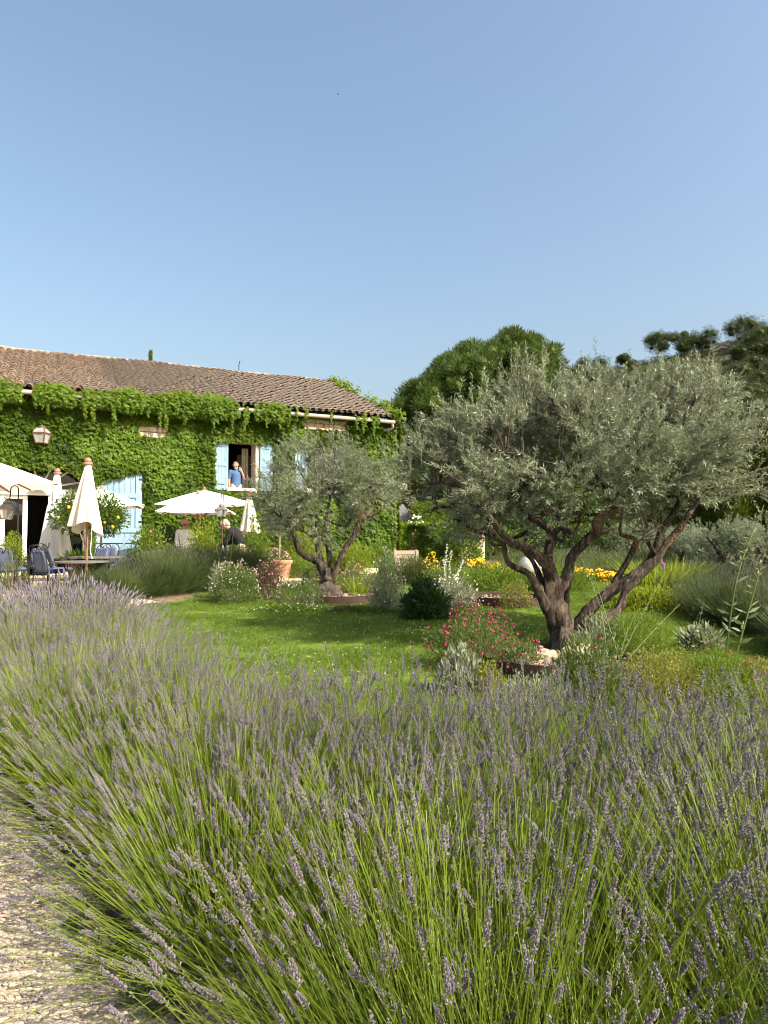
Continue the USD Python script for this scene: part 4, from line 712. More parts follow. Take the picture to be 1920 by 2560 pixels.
# --- the wooded hill
HX = np.array([-400, -60, 30, 52, 58, 68, 74, 83, 95, 103, 110, 119, 140, 170, 260, 500.]); HY = [(0), (4), (28), (1350, 975), (1420, 945), (1505, 936), (1556, 920), (1625, 905), (1728, 884), (1793, 870), (1848, 860), (1920, 836), 75, 84, 92, 92]
HR = np.array([h if np.ndim(h) == 0 else P(h[0], h[1], 220)[2] for h in HY]); HX[3:12] = [P(h[0], h[1], 220)[0] for h in HY[3:12]]
def hz(x, y):
    f = np.clip((np.asarray(y, float) - 75) / 145, 0, None); r = np.interp(x, HX, HR)
    k = np.where(f < 1, np.clip(f, 0, 1) ** .85, 1 - .12 * np.clip(f - 1, 0, 3)); rough = (meshkit.fbm(np.stack([np.asarray(x, float) * .07, np.asarray(y, float) * .07, np.zeros(np.shape(x))], -1), 4, 8) - .58) * 1.8 * np.clip(f, 0, 1) * np.clip(1.25 - f, .25, 1)
    return .3 + r * k + rough
X, Y = np.meshgrid(np.linspace(-150, 420, 150), np.linspace(74, 520, 120)); Z = hz(X, Y); Z[0] = -1; V = np.stack([X, Y, Z], -1).reshape(-1, 3); i = (np.arange(119)[:, None] * 150 + np.arange(149)).ravel()
M_hill = mat('hill_scrub', (.075, .068, .038), .95, .3, .3, col2=(.022, .030, .012), bump=.5, bscale=1.0, spec=.1)
solo('hill', (V, np.vstack([np.stack([i, i + 1, i + 151], 1), np.stack([i, i + 151, i + 150], 1)])), M_hill, kind='structure', label='dry wooded hillside rising at the right', smooth=True)
M_rock = mat('hill_rock', (.36, .31, .25), .95, .35, .8, bump=.7, bscale=2.5)
for i, (px, py, w) in enumerate([(1815, 882, 2.2), (1835, 893, 2.6), (1850, 885, 2.0), (1800, 900, 1.8)]):
    q = P(px, py, 212); rng = R(580 + i); solo('rock_outcrop', blobs_mesh(np.array([[q[0], 212, float(hz(q[0], 212)) + .5]]), np.array([[w * 1.4, w, w * .7]]), rng, 2, .3), M_rock, ('pale rock outcrop near the hilltop pines', 'broad pale rock below the hilltop pines', 'small rock outcrop beside the tall pine clump', 'lowest rock outcrop on the bare strip of hillside')[i], 'rock')
def hill_pine(px, ptop, pbase, D, r, label, seed, bh=.45, clump=12, group=None, hy=None):
    b = P(px, pbase, D); top = P(px, ptop, D)[2]; z = float(hz(b[0], b[1])); b[2] = z - .3; return bushy('hill_pine', label, 'pine tree', b, top - b[2], r * 1.2, (M_pined, M_pbark), seed, .22, clump + 8, 420, (.55, .10), bh * .75, .85, group, True, (.20, .26), .45)
hill_pine(1645, 828, 908, 216, 3.3, 'lone umbrella pine with a bare trunk on the hill crest', 601, .30)
hill_pine(1702, 828, 905, 216, 3.4, 'middle pine of the three on the crest, leaning crown with gaps', 602, .25)
hill_pine(1756, 824, 900, 216, 4.3, 'broad dense pine, rightmost of the three on the crest', 603, .16)
hill_pine(1566, 878, 935, 205, 2.1, 'small ragged conifer alone on the lower crest', 604, .25, 9)
hill_pine(1475, 893, 945, 200, 4.4, 'dark pine clump at the left end of the hill crest', 605, .1)
hill_pine(1432, 915, 960, 200, 4.2, 'low dark pine beside the umbrella pine of the garden', 606, .1)
hill_pine(1868, 788, 880, 205, 5.2, 'tallest pine of the hill at the right edge', 607, .2, 18)
hill_pine(1925, 812, 900, 190, 5.5, 'dark spreading pine cut off by the right edge of the photo', 608, .15, 16)
hill_pine(1815, 868, 890, 218, 3.0, 'low rounded scrub pine between the rocks and the tall pine', 609, .05)
rng = R(61); k = 0
for (px, py, D) in [(1885, 905, 170), (1915, 960, 130), (1862, 985, 140), (1905, 1010, 115), (1846, 945, 165), (1890, 875, 190), (1940, 880, 160), (1812, 975, 155), (1770, 985, 155), (1725, 975, 170), (1685, 980, 165), (1640, 990, 160), (1600, 1000, 165), (1550, 1000, 165), (1500, 1005, 160), (1450, 1015, 160), (1850, 905, 190), (1900, 940, 150), (1930, 920, 165), (1420, 1020, 150), (1700, 1015, 140), (1820, 1030, 125), (1560, 1030, 140), (1880, 1060, 105), (1930, 1090, 95), (1790, 1080, 110), (1690, 1080, 115), (1600, 1090, 120), (1500, 1080, 120), (1850, 1100, 98), (1750, 1130, 90), (1640, 1150, 95), (1540, 1150, 95), (1450, 1120, 110), (1910, 1150, 85), (1820, 1170, 82)]:
    q = P(px, py, D); z = float(hz(q[0], q[1])); h = 5.0 + 2.5 * rng.random(); hb = np.array([q[0], q[1], z - .2])
    bushy('hill_pine', 'dark Aleppo pine in the wood on the slope below the crest', 'pine tree', hb, h, 2.8 + 1.5 * rng.random(), (M_pined, M_pbark), 620 + k, .2, 16, 260, (.5, .11), .08, .8, 'pines wooding the hill slope', False, (.32, .18), .5); k += 1
n = 2600; x = rng.random(n) * 130 + 25; y = 90 + 135 * rng.random(n) ** .6; kp = ~((np.abs(x - 1.02 * y * .49) < 4) & (y > 185)); x, y = x[kp], y[kp]; n = len(x); c = np.stack([x, y, hz(x, y) + .3], 1); rr = .4 + .8 * rng.random(n); s = np.repeat(np.arange(n), 34); o = rnd_dirs(n * 34, rng); o[:, 2] = np.abs(o[:, 2])
solo('scrub', leaves(c[s] + o * rr[s][:, None], nrm(o + .5 * rng.normal(size=o.shape)), .45, .16, rng), M_pined, 'low dark scrub scattered over the hillside', 'scrub', kind='stuff')
# ---------------------------------------------------------------- garden planting
def lm(name, a, b, c, tr=.25, rough=.55, spec=.25): return leafmat(name, [(0, a), (.5, b), (1, c)], tr, rough, spec)
M_fresh = lm('fresh_green_leaf', (.055, .10, .012), (.13, .20, .02), (.26, .32, .045), .3)
M_lime = lm('lime_leaf', (.10, .15, .012), (.22, .28, .025), (.40, .43, .06), .35)
M_sage = lm('sage_leaf', (.14, .16, .10), (.27, .30, .20), (.46, .48, .36), .15, .7)
M_deep = lm('deep_green_leaf', (.018, .042, .010), (.045, .090, .018), (.10, .16, .035), .25, .4, .4)
M_rose = lm('rosemary_needle', (.035, .05, .014), (.09, .11, .025), (.18, .19, .05), .15)
M_ygr = lm('santolina_leaf', (.10, .11, .02), (.22, .215, .05), (.36, .33, .09), .2)
M_brown = lm('bronze_leaf', (.045, .03, .02), (.10, .06, .035), (.17, .12, .06), .2)
M_herb = lm('herb_leaf', (.05, .085, .018), (.11, .155, .035), (.21, .25, .08), .25)
def fl(name, c): return mat(name, c, .7, .12, 30)
M_red = fl('red_petal', (.30, .018, .07)); M_yel = fl('yellow_petal', (.72, .42, .015)); M_wht = fl('white_petal', (.75, .72, .66)); M_pnk = fl('pink_petal', (.62, .30, .34)); M_pur = fl('purple_petal', (.22, .05, .25))
M_gstem = mat('green_stem', (.16, .21, .06), .7, .2, 10)
def shrub(name, label, b, rx, ry, h, n, leaf, m, seed, up=.5, flowers=None, cat='shrub', lumps=.5, hollow=.5, group=None, stem=M_twig, low=.0):
    """a mound of leaves on stems, with blossom where it flowers: flowers = (count, size, material, how high)"""
    rng = R(seed); b = np.asarray(b, float); t = thing(name, label, cat, b, group=group); o = rnd_dirs(n, rng); o[:, 2] = np.abs(o[:, 2]) * (1 - low) + low * rng.random(n)
    k = 1 + lumps * (meshkit.fbm(o * 2.2 + seed, 3, seed) - .5) * 1.6; f = (hollow + (1 - hollow) * rng.random(n) ** .7) * k; e = np.array([rx, ry, h])
    tw = rng.integers(0, max(n // 9, 1), n); base_o = o[tw * 9 % n]; o2 = nrm(base_o + .28 * rng.normal(size=(n, 3))); o2[:, 2] = np.abs(o2[:, 2]); k2 = (1 + lumps * (meshkit.fbm(o2 * 2.2 + seed, 3, seed) - .5) * 1.6) * (hollow + (1 - hollow) * rng.random(n) ** .7)
    q = b + o2 * e * k2[:, None]
    part(t, 'foliage', leaves(q, nrm(o2 * .7 + [0, 0, up] + .5 * rng.normal(size=(n, 3))), leaf[0] * (.6 + .8 * rng.random(n)), leaf[1] * (.7 + .6 * rng.random(n)), rng), m, kind='stuff')
    j = rng.integers(0, n, 26); part(t, 'stems', tubes(np.stack([b + (q[j] - b) * [.12, .12, 0], b + (q[j] - b) * [.45, .45, .55], q[j]], 1), np.array([[.008, .006, .003]]), 4, False), stem, kind='stuff')
    for fi, F_ in enumerate(flowers or ()):
        cnt, sz, fm, hi = F_; oo = rnd_dirs(cnt * 3, rng); oo[:, 2] = np.abs(oo[:, 2]); oo = oo[oo[:, 2] > hi][:cnt]; kk = 1 + lumps * (meshkit.fbm(oo * 2.2 + seed, 3, seed) - .5) * 1.6
        part(t, 'blossom', blobs_mesh(b + oo * e * (kk * (1.02 + .12 * rng.random(len(oo))))[:, None], sz * (.7 + .6 * rng.random(len(oo))), rng, 0, .7), fm, kind='stuff')
    return t
def stalks(name, label, b, tips, m, seed, leaf=(.09, .03), n=22, bend=.1, cat='plant', fm=None, fsz=.01, r=.006):
    """tall stalks with leaves along them"""
    rng = R(seed); b = np.asarray(b, float); t = thing(name, label, cat, b)
    for tip in tips:
        tip = np.asarray(tip, float); mid = (b + tip) / 2 + rng.normal(size=3) * bend * .4; b0 = b + np.r_[rng.normal(size=2) * .05, 0]; line = smoothline(np.array([b0, mid, tip]), 10); f = np.linspace(0, 1, len(line))
        s = part(t, 'stalk', tubes(line[None], (r * (1.1 - .8 * f))[None], 5), M_gstem)
        i = rng.integers(2, len(line) - 1, n); a = rng.random(n) * 6.283; d = nrm(np.c_[np.cos(a), np.sin(a), .35 + .3 * rng.random(n)]); ff = i / len(line)
        part(s, 'leaves', leaves(line[i], d, leaf[0] * (1.25 - ff) * (.6 + .7 * rng.random(n)), leaf[1] * (1.2 - ff), rng), m, kind='stuff')
        if fm is not None:
            k = 60; g = rng.random(k) * .38 + .62; part(s, 'blossom', blobs_mesh(line[(g * (len(line) - 1)).astype(int)] + rng.normal(size=(k, 3)) * .014, fsz, rng, 0, .5), fm, kind='stuff')
    return t
def blades(name, label, b, rx, ry, h, n, w, m, seed, cat='plant'):
    rng = R(seed); b = np.asarray(b, float); t = thing(name, label, cat, b); a = rng.random(n) * 6.283; r0 = rng.random(n) ** .5; p0 = b + np.c_[np.cos(a) * r0 * rx, np.sin(a) * r0 * ry, np.zeros(n)]
    d = nrm(np.c_[np.cos(a) * .28 * r0, np.sin(a) * .28 * r0, np.ones(n)] + .16 * rng.normal(size=(n, 3))); L = h * (.6 + .5 * rng.random(n)); bend = d[:, :2] * 1.1
    P0, P1, P2 = p0, p0 + d * (L * .55)[:, None], p0 + d * L[:, None] + np.c_[bend * (L * .35)[:, None], -.12 * L]
    s = nrm(np.cross(d, rnd_dirs(n, rng))) * w / 2; V = np.stack([P0 - s, P0 + s, P1 - s * .9, P1 + s * .9, P2], 1).reshape(-1, 3); i = np.arange(n)[:, None] * 5
    part(t, 'leaf_blades', (V, np.vstack([i + [0, 1, 3], i + [0, 3, 2], i + [2, 3, 4]])), m, kind='stuff'); return t
M_corten = mat('corten_steel', (.055, .027, .020), .8, .35, 9, col2=(.030, .018, .015), bump=.3, bscale=40)
M_mulch = mat('bed_gravel', (.27, .21, .15), .95, .35, 14, bump=.8, bscale=50)
M_bstone = mat('bed_stone', (.38, .31, .235), .9, .25, 10, isl=True)
def ring_bed(c, r, label, seed, nst=60):
    rng = R(seed); c = np.asarray(c, float); t = thing('steel_ring', label, 'garden edging', c); part(t, 'ring', lathe([(r, -.1), (r, .15), (r - .012, .15), (r - .012, -.1)], 48, c), M_corten, smooth=40)
    part(t, 'soil', (np.vstack([[c + [0, 0, .10]], c + np.c_[np.cos(np.arange(40) * .15708) * (r - .013), np.sin(np.arange(40) * .15708) * (r - .013), np.full(40, .055)]]), np.array([[0, 1 + i, 1 + (i + 1) % 40] for i in range(40)])), M_mulch)
    a = rng.random(nst) * 6.283; q = r * .93 * rng.random(nst) ** .5; part(t, 'stones', blobs_mesh(c + np.c_[np.cos(a) * q, np.sin(a) * q, .085 + .02 * rng.random(nst)], .015 + .035 * rng.random(nst) ** 3, rng, 1, .35), M_bstone, kind='stuff')
ring_bed(G(1385, 1668), .80, 'rusty steel ring round the foot of the large olive', 700, 130)
ring_bed(G(850, 1503), .74, 'rusty steel ring round the smaller olive', 701, 120)
ring_bed(G(1262, 1508), .72, 'empty looking rusty steel ring beyond the red flowering bush', 702)
M_rk = mat('pale_rock', (.36, .285, .205), .9, .3, 7, bump=.7, bscale=30)
for i, (px, py, s, lab) in enumerate([(1362, 1665, .13, 'pale rock at the left foot of the large olive'), (1450, 1650, .15, 'rough pale stone right against the large olive trunk'), (1345, 1690, .10, 'flat pale rock in the ring by the red flowers'), (800, 1498, .12, 'pale rock at the left foot of the smaller olive'), (842, 1494, .09, 'small pale rock right of the smaller olive trunk')]):
    q = G(px, py); solo('rock', blobs_mesh(np.array([q + [0, 0, .09]]), np.array([[s * 1.3, s, s * .75]]), R(710 + i), 2, .3), M_rk, lab, 'rock', loc=q)
q = G(924, 1436); solo('stone_block', box(q + [0, 0, .10], (.52, .3, .2), .3, .03), M_cream, 'low dressed stone block on the lawn near the house corner', 'stone block', loc=q)
# around the smaller olive
shrub('flowering_shrub', 'loose green shrub dotted with tiny white flowers at the left of the beds', G(590, 1508), .50, .4, .80, 4200, (.055, .016), M_herb, 720, .6, [(110, .008, M_wht, .25), (70, .008, M_pnk, .65)])
shrub('bronze_shrub', 'dark bronze shrub with pink flower heads before the terracotta pot', G(668, 1500), .34, .3, .72, 2600, (.05, .014), M_brown, 721, .8, [(70, .008, M_pnk, .5), (20, .007, M_wht, .1)])
shrub('silver_plant', 'pale silvery plant at the left edge of the flowering shrub', G(545, 1497), .16, .14, .62, 700, (.09, .026), M_sage, 722, 1.0)
shrub('herb_clump', 'thin wispy green clump left of the smaller olive ring', G(735, 1515), .38, .25, .46, 1500, (.05, .012), M_herb, 723, .9, [(60, .009, M_wht, .3)], 'plant', .7)
shrub('herb_clump', 'ragged green clump touching the left of the steel ring', G(780, 1522), .22, .2, .55, 1000, (.05, .013), M_herb, 724, 1.0, None, 'plant', .7)
shrub('ground_cover', 'low border of green leaves in front of the smaller olive ring', G(720, 1532), .70, .14, .16, 2200, (.04, .02), M_fresh, 725, .3, [(40, .009, M_wht, .2)], 'plant')
shrub('ground_cover', 'low leaves along the front of the smaller olive ring', G(900, 1534), .70, .12, .12, 1800, (.04, .018), M_herb, 726, .3, None, 'plant')
shrub('pink_flower_shrub', 'shrub with tiny pink flowers behind the smaller olive trunk', G(880, 1478), .46, .3, .55, 2200, (.045, .015), M_herb, 727, .5, [(150, .012, M_pnk, .2)])
shrub('pink_flower_shrub', 'dark shrub left behind the smaller olive trunk', G(785, 1470), .36, .3, .52, 1700, (.045, .015), M_deep, 728, .5, [(40, .012, M_pnk, .3)])
blades('iris_clump', 'tuft of long pale iris leaves in the smaller olive ring', G(895, 1498) + [0, 0, .06], .18, .14, .52, 46, .02, M_lime, 729)
shrub('silver_shrub', 'tall airy silver green shrub right of the smaller olive ring', G(965, 1530), .34, .25, .78, 2300, (.07, .017), M_sage, 730, .9, [(80, .01, M_wht, .2)], 'shrub', .8, .3)
stalks('wormwood', 'spiky silver stalk standing in front of the rosemary', G(1008, 1490), [P(1003, 1415, 14.2), P(1012, 1440, 14.2)], M_sage, 731, (.10, .022), 26)
shrub('peony_bush', 'round dark green leafy bush alone on the lawn', G(1066, 1546), .35, .33, .58, 2300, (.13, .034), M_deep, 732, .25, None, 'shrub', .6, .4)
shrub('rosemary', 'upright dark green rosemary bush before the wooden crate', G(1035, 1462), .60, .5, .72, 7000, (.09, .011), M_rose, 733, 1.3, None, 'shrub', .35, .35)
shrub('rosemary', 'smaller lime green bush between the rosemary and the house corner', G(972, 1452), .30, .28, .60, 1800, (.07, .02), M_fresh, 734, .8)
shrub('yellow_flower', 'small yellow flowering clump at the right shoulder of the rosemary', G(1078, 1462), .30, .25, .66, 900, (.07, .012), M_herb, 735, 1.0, [(90, .022, M_yel, .5)], 'plant')
shrub('silver_shrub', 'cloud of grey silver leaves with white dots behind the far steel ring', G(1135, 1520), .42, .35, .52, 2600, (.05, .015), M_sage, 736, .8, [(160, .012, M_wht, .1)], 'shrub', .7, .3)
stalks('mullein', 'tall silver flower stalks rising before the vine covered wall', G(1120, 1505), [P(1117, 1355, 14.5), P(1128, 1372, 14.5), P(1108, 1395, 14.3), P(1160, 1400, 14.6)], M_sage, 737, (.07, .02), 40, .06, 'plant', M_wht, .007)
shrub('meadow_clump', 'pale green wildflower clump left of the yellow flowers', G(1115, 1470), .60, .4, .62, 2600, (.06, .015), M_herb, 738, .9, [(120, .013, M_lime, .2)], 'plant', .7)
shrub('meadow_clump', 'leafy green perennials beneath the yellow flowers', G(1250, 1480), .75, .4, .62, 3600, (.08, .02), M_fresh, 739, .7, None, 'plant', .6)
shrub('meadow_clump', 'green perennials behind the trunk of the large olive', G(1400, 1480), .80, .4, .62, 3600, (.08, .02), M_fresh, 740, .7, None, 'plant', .6)
shrub('bronze_shrub', 'brownish green bush in the far steel ring', G(1285, 1520), .34, .3, .46, 1900, (.045, .014), M_ygr, 741, .6)
def yarrow(px, py, w, h, D, label, seed):
    rng = R(seed); b = at(px, py, D); t = thing('yellow_flower', label, 'flowers', b); c = P(px, py, D); n = max(int(w / 2.6), 8); m = D / FPX
    hd = c + np.c_[(rng.random(n) - .5) * w * m, rng.normal(size=n) * .12, (rng.random(n) - .5) * h * m]
    root = b + np.c_[(hd - b)[:, :2] * .5 + rng.normal(size=(n, 2)) * .05, np.zeros(n)]
    part(t, 'stems', tubes(np.stack([root, (root + hd) / 2 + rng.normal(size=(n, 3)) * .02, hd], 1), .006, 4, False), M_gstem, kind='stuff')
    k = n * 11; s = np.repeat(np.arange(n), 11); part(t, 'flower_heads', blobs_mesh(hd[s] + rng.normal(size=(k, 3)) * [.045, .045, .016], .020 + .012 * rng.random(k), rng, 0, .5), M_yel, kind='stuff')
    k = n * 26; s = np.repeat(np.arange(n), 26); f = rng.random(k)[:, None] * .9; part(t, 'foliage', leaves(root[s] * (1 - f) + hd[s] * f, nrm(rng.normal(size=(k, 3)) + [0, 0, .5]), .10, .014, rng), M_fresh, kind='stuff')
for i, a in enumerate([(1190, 1406, 34, 16, 19, 'tall yellow flower clump nearest the vine wall'), (1232, 1417, 30, 12, 19, 'yellow flowers between the tall clump and the pale jar'), (1275, 1428, 40, 18, 18.5, 'yellow flowers just left of the pale round jar'), (1440, 1428, 28, 20, 18.5, 'yellow flowers seen in the fork right of the large trunk'), (1482, 1433, 40, 20, 18.5, 'yellow flowers in the middle of the right patch'), (1522, 1440, 42, 26, 18.5, 'yellow flowers at the right end of the patch, against a limb')]): yarrow(*a, 750 + i)
# jar
M_jar = mat('pale_concrete', (.56, .53, .46), .85, .2, 5, bump=.3, bscale=20); q = at(1328, 1450, 19.5)
jar = thing('round_jar', 'large pale round earthenware jar behind the large olive', 'jar', q); part(jar, 'body', lathe([(.02, 0), (.16, .0), (.28, .16), (.34, .34), (.33, .48), (.25, .62), (.16, .68), (.15, .72), (.19, .75), (.18, .77), (.13, .74), (.13, .6)], 28, q), M_jar, smooth=50)
# round the large olive
b = G(1190, 1672)
shrub('red_salvia', 'bushy salvia covered in small red flowers beside the steel ring', b, .52, .42, .62, 5600, (.035, .013), M_herb, 760, .6, [(100, .013, M_red, .3), (45, .010, M_red, .05)], 'shrub', .7, .45)
shrub('red_salvia', 'smaller red flowering salvia at the left of the large olive trunk', G(1310, 1690), .22, .25, .40, 1500, (.035, .013), M_herb, 761, .7, [(30, .012, M_red, .2)], 'shrub', .6)
shrub('red_salvia', 'back part of the red salvia with the densest flowers', G(1200, 1625), .44, .3, .52, 2600, (.035, .013), M_herb, 762, .6, [(110, .013, M_red, .45)], 'shrub', .6)
shrub('silver_plant', 'pale grey sage leaves between the lavender and the red salvia', G(1152, 1735), .20, .2, .42, 900, (.085, .024), M_sage, 763, .9, None, 'plant', .5)
shrub('santolina', 'yellowish tufted plant in front of the red salvia', G(1222, 1740), .17, .16, .30, 900, (.04, .014), M_ygr, 764, .9, [(40, .011, M_lime, .3)], 'plant')
shrub('silver_plant', 'grey lavender like clump under the large olive ring', G(1340, 1775), .42, .2, .30, 1700, (.05, .012), M_sage, 765, .9, None, 'plant')
shrub('artemisia', 'leafy green artemisia bush right of the large olive trunk', G(1470, 1762), .40, .35, .52, 4200, (.055, .015), M_herb, 766, .7, [(16, .012, M_red, .1)], 'shrub', .6)
shrub('artemisia', 'pale feathery shrub behind the artemisia by the olive trunk', G(1500, 1640), .36, .3, .42, 2000, (.07, .018), M_sage, 767, .8, None, 'shrub', .6)
shrub('fennel', 'feathery bright green clump between olive and santolina', G(1590, 1648), .46, .4, .52, 4200, (.07, .010), M_fresh, 768, .8, None, 'plant', .5, .3)
shrub('santolina', 'wide yellowish brown santolina mound in the right foreground', G(1655, 1765), .48, .4, .50, 6500, (.03, .011), M_ygr, 769, .7, [(200, .009, M_ygr, .2)], 'shrub', .5)
shrub('salvia', 'bright green mound with a few dark red flowers at the right', G(1805, 1765), .42, .36, .50, 4200, (.035, .014), M_fresh, 770, .6, [(16, .010, M_red, .1)], 'shrub', .5)
shrub('salvia', 'green and rusty shrub at the right edge above the lavender', G(1915, 1765), .32, .3, .48, 2400, (.035, .014), M_ygr, 771, .7, [(14, .010, M_red, .1)], 'shrub', .6)
shrub('silver_plant', 'rosette of white grey leaves at the right beside the tall stalks', G(1752, 1622), .24, .2, .26, 420, (.13, .036), M_sage, 772, .5, None, 'plant', .4)
stalks('mullein', 'silver mullein spike rising from the grey rosette', G(1745, 1625), [P(1744, 1535, 8.7), P(1760, 1500, 8.9), P(1722, 1560, 8.7)], M_sage, 773, (.06, .02), 30, .05)
stalks('tall_stalk', 'tall pale leafy stalk leaning right, longer of the two', G(1812, 1635), [P(1910, 1262, 8.3)], M_sage, 774, (.17, .042), 34, .25, 'plant', None, .01, .012)
stalks('tall_stalk', 'tall pale leafy stalk beside the longer one', G(1838, 1640), [P(1925, 1330, 8.2)], M_sage, 775, (.17, .045), 30, .2, 'plant', None, .01, .012)
stalks('mullein', 'thin grey flower stalks between the olive limb and the lawn', G(1540, 1680), [P(1665, 1430, 8.0), P(1590, 1530, 8.0), P(1700, 1510, 8.2), P(1480, 1420, 8.1), P(1455, 1395, 8.2)], M_sage, 776, (.06, .016), 26, .12)
blades('iris_clump', 'tall yellow green iris clump lit by the sun beyond the lawn', at(1655, 1520, 13.2), .55, .3, .95, 520, .03, M_lime, 777)
shrub('lime_plant', 'low yellow green leafy plants in front of the iris clump', at(1640, 1540, 12.2), .85, .3, .42, 3600, (.08, .022), M_lime, 778, .6, [(120, .015, M_ygr, .2)], 'plant', .6)
blades('iris_clump', 'green blade clump right of the tall iris', at(1745, 1500, 14.5), .30, .2, .75, 160, .025, M_fresh, 779)
stalks('foxglove', 'purple foxglove spikes beyond the iris clump', at(1655, 1470, 20), [P(1652, 1398, 20), P(1660, 1408, 20)], M_fresh, 780, (.10, .03), 20, .05, 'flower', M_pur, .03)
shrub('herb_clump', 'grassy green herbs in the shade under the distant olives', at(1530, 1440, 22), 1.4, .6, .55, 3000, (.12, .012), M_herb, 781, 1.2, None, 'plant')
M_gg = lm('grey_grass', (.06, .08, .035), (.12, .14, .065), (.20, .22, .11), .2)
for i, (px, D, w) in enumerate([(1500, 27, 2.4), (1610, 26, 1.8), (1420, 30, 2.0), (1340, 26, 1.6)]): shrub('lavender_bush', ('grey green lavender bush beyond the yellow flowers', 'grey lavender bush below the distant olives', 'far grey green bush behind the olive trunk', 'grey green bush beside the pale jar')[i], at(px, 1420, D), w, .7, .62, 3600, (.20, .014), M_gg, 785 + i, 1.3, None, 'shrub', .3, .3)
for i, (px, D, w, h) in enumerate([(1230, 36, 2.2, 1.8), (1310, 38, 2.4, 1.6), (1400, 40, 2.6, 1.9), (1480, 38, 2.4, 1.7), (1560, 41, 2.6, 1.9), (1640, 36, 2.2, 1.5), (1720, 34, 2.0, 1.2), (1350, 44, 3.0, 2.6), (1520, 46, 3.2, 2.8)]): shrub('distant_shrub', 'dusky green shrub closing the view beyond the garden under the olive branches', at(px, 1420, D), w, 1.0, h, 2200, (.22, .08), M_dk if i % 2 else M_md, 950 + i, .4, None, 'shrub', .4, .4, 'shrubs closing the view beyond the garden')
# near the house
shrub('laurel', 'bright green bush against the creeper beside the terracotta pot', at(765, 1440, 22), .85, .6, 1.35, 5200, (.09, .036), M_lime, 790, .3)
shrub('laurel', 'low lime green mound left of the smaller olive trunk', at(745, 1450, 20.5), .55, .4, .62, 3000, (.06, .025), M_fresh, 791, .3)
shrub('laurel', 'bright green shrub behind the smaller olive trunk', at(880, 1440, 22.5), .75, .5, 1.0, 4200, (.08, .03), M_lime, 792, .5)
shrub('laurel', 'leafy bush at the foot of the house corner', at(950, 1440, 23.5), .55, .4, .95, 3000, (.08, .03), M_fresh, 793, .5)
shrub('laurel', 'low green plants along the foot of the creeper wall', at(835, 1440, 22.8), .7, .35, .6, 2600, (.07, .028), M_fresh, 794, .5)
# garden wall with vine, rail, crate, hedge
WA, WB = at(985, 1420, 28.5), at(1158, 1420, 27.7); wd = nrm(WB - WA); wn = np.array([wd[1], -wd[0], 0]); WZ = P(1060, 1326, 28)[2]
gwall = thing('garden_wall', 'low stone retaining wall right of the house, half hidden by a vine', 'wall', WA); Lw = np.linalg.norm((WB - WA)[:2]); wrz = math.atan2(wd[1], wd[0])
part(gwall, 'core', box(np.r_[((WA + WB) / 2)[:2], (WZ + .1) / 2] - wn * .4, (Lw, .6, WZ - .1), wrz), M_wall)
rng = R(800)
for zz in np.arange(.36, WZ - .2, .24):
    x = -.1 * rng.random()
    while x < Lw - .25:
        w = .26 + .3 * rng.random(); part(gwall, 'stone', box(WA + wd * (x + w / 2) * [1, 1, 0] - wn * .06 + [0, 0, zz + .115 - WA[2]], (w - .02, .16 + .02 * rng.random(), .22), wrz, .03), M_stones[rng.integers(3)]); x += w
for k in range(6): part(gwall, 'coping_stone', box(WA + wd * ((k + .5) * Lw / 6) - wn * .3 + [0, 0, WZ + .01 - WA[2]], (Lw / 6 - .015, .7, .09), wrz, .02), M_cream)
part(gwall, 'terrace_top', box(np.r_[((WA + WB) / 2)[:2], WZ / 2 + .05] - wn * 3.2, (Lw, 5.0, WZ - .1), wrz), M_terr)
vine = thing('grape_vine', 'sunlit yellow green vine tumbling over the low garden wall', 'climbing plant', WA); n = 6500; x = Lw * (.02 + .96 * rng.random(n)); z = .5 + (WZ - .2) * rng.random(n) ** .75; k = meshkit.fbm(np.c_[x * 1.2, z * 1.2, np.zeros(n)], 3, 5); kp = k > .40 - .1 * rng.random(n); x, z, k = x[kp], z[kp], k[kp]; n = len(x)
b = WA * [1, 1, 0] + wd * x[:, None] + wn * (.1 + .9 * (k - .35) + .1 * rng.random(n))[:, None] + np.array([0, 0, 1.]) * z[:, None]
part(vine, 'foliage', lobed(b, nrm(np.array([0, 0, -.8]) + .5 * wn + .5 * rng.normal(size=(n, 3))), nrm(wn + [0, 0, .6] + .4 * rng.normal(size=(n, 3))), .12 + .07 * rng.random(n), rng), M_ivyy, kind='stuff')
shrub('climbing_bush', 'rounded green climber at the right end of the low wall', at(1160, 1420, 27), .75, .55, 1.75, 4600, (.11, .05), M_fresh, 801, .2, None, 'shrub', .4, .6)
rail = thing('iron_railing', 'dark iron railing on the wall right of the house corner', 'railing', WA); r0, r1 = P(986, 1328, 29), P(1036, 1328, 29); zt = P(1010, 1290, 29)[2]; r0[2] = r1[2] = WZ + .06
for i in range(9): q = r0 + (r1 - r0) * i / 8; part(rail, 'bar', beam(q, [q[0], q[1], zt], .022 if i % 8 else .035), M_iron)
for z in (zt, WZ + .14): part(rail, 'rail', beam([r0[0], r0[1], z], [r1[0], r1[1], z], .035), M_iron)
q = P(1003, 1325, 31); q[2] = WZ - .05; M_canv = mat('grey_canvas', (.20, .22, .26), .8, .1, 8)
ch = thing('lounge_chair', 'grey blue deck lounger behind the iron railing', 'lounger', q); part(ch, 'back', beam(q + [-.5, 0, .45], q + [.25, 0, 1.0], .6, .05, up=(0, 1, 0.01)), M_canv); part(ch, 'seat', box(q + [-.9, 0, .42], (.9, .6, .06), 0, .02), M_canv)
for dx, dy in ((-1.2, .25), (-1.2, -.25), (-.3, .25), (-.3, -.25)): part(ch, 'leg', beam(q + [dx, dy, 0], q + [dx, dy, .40], .04), M_iron)
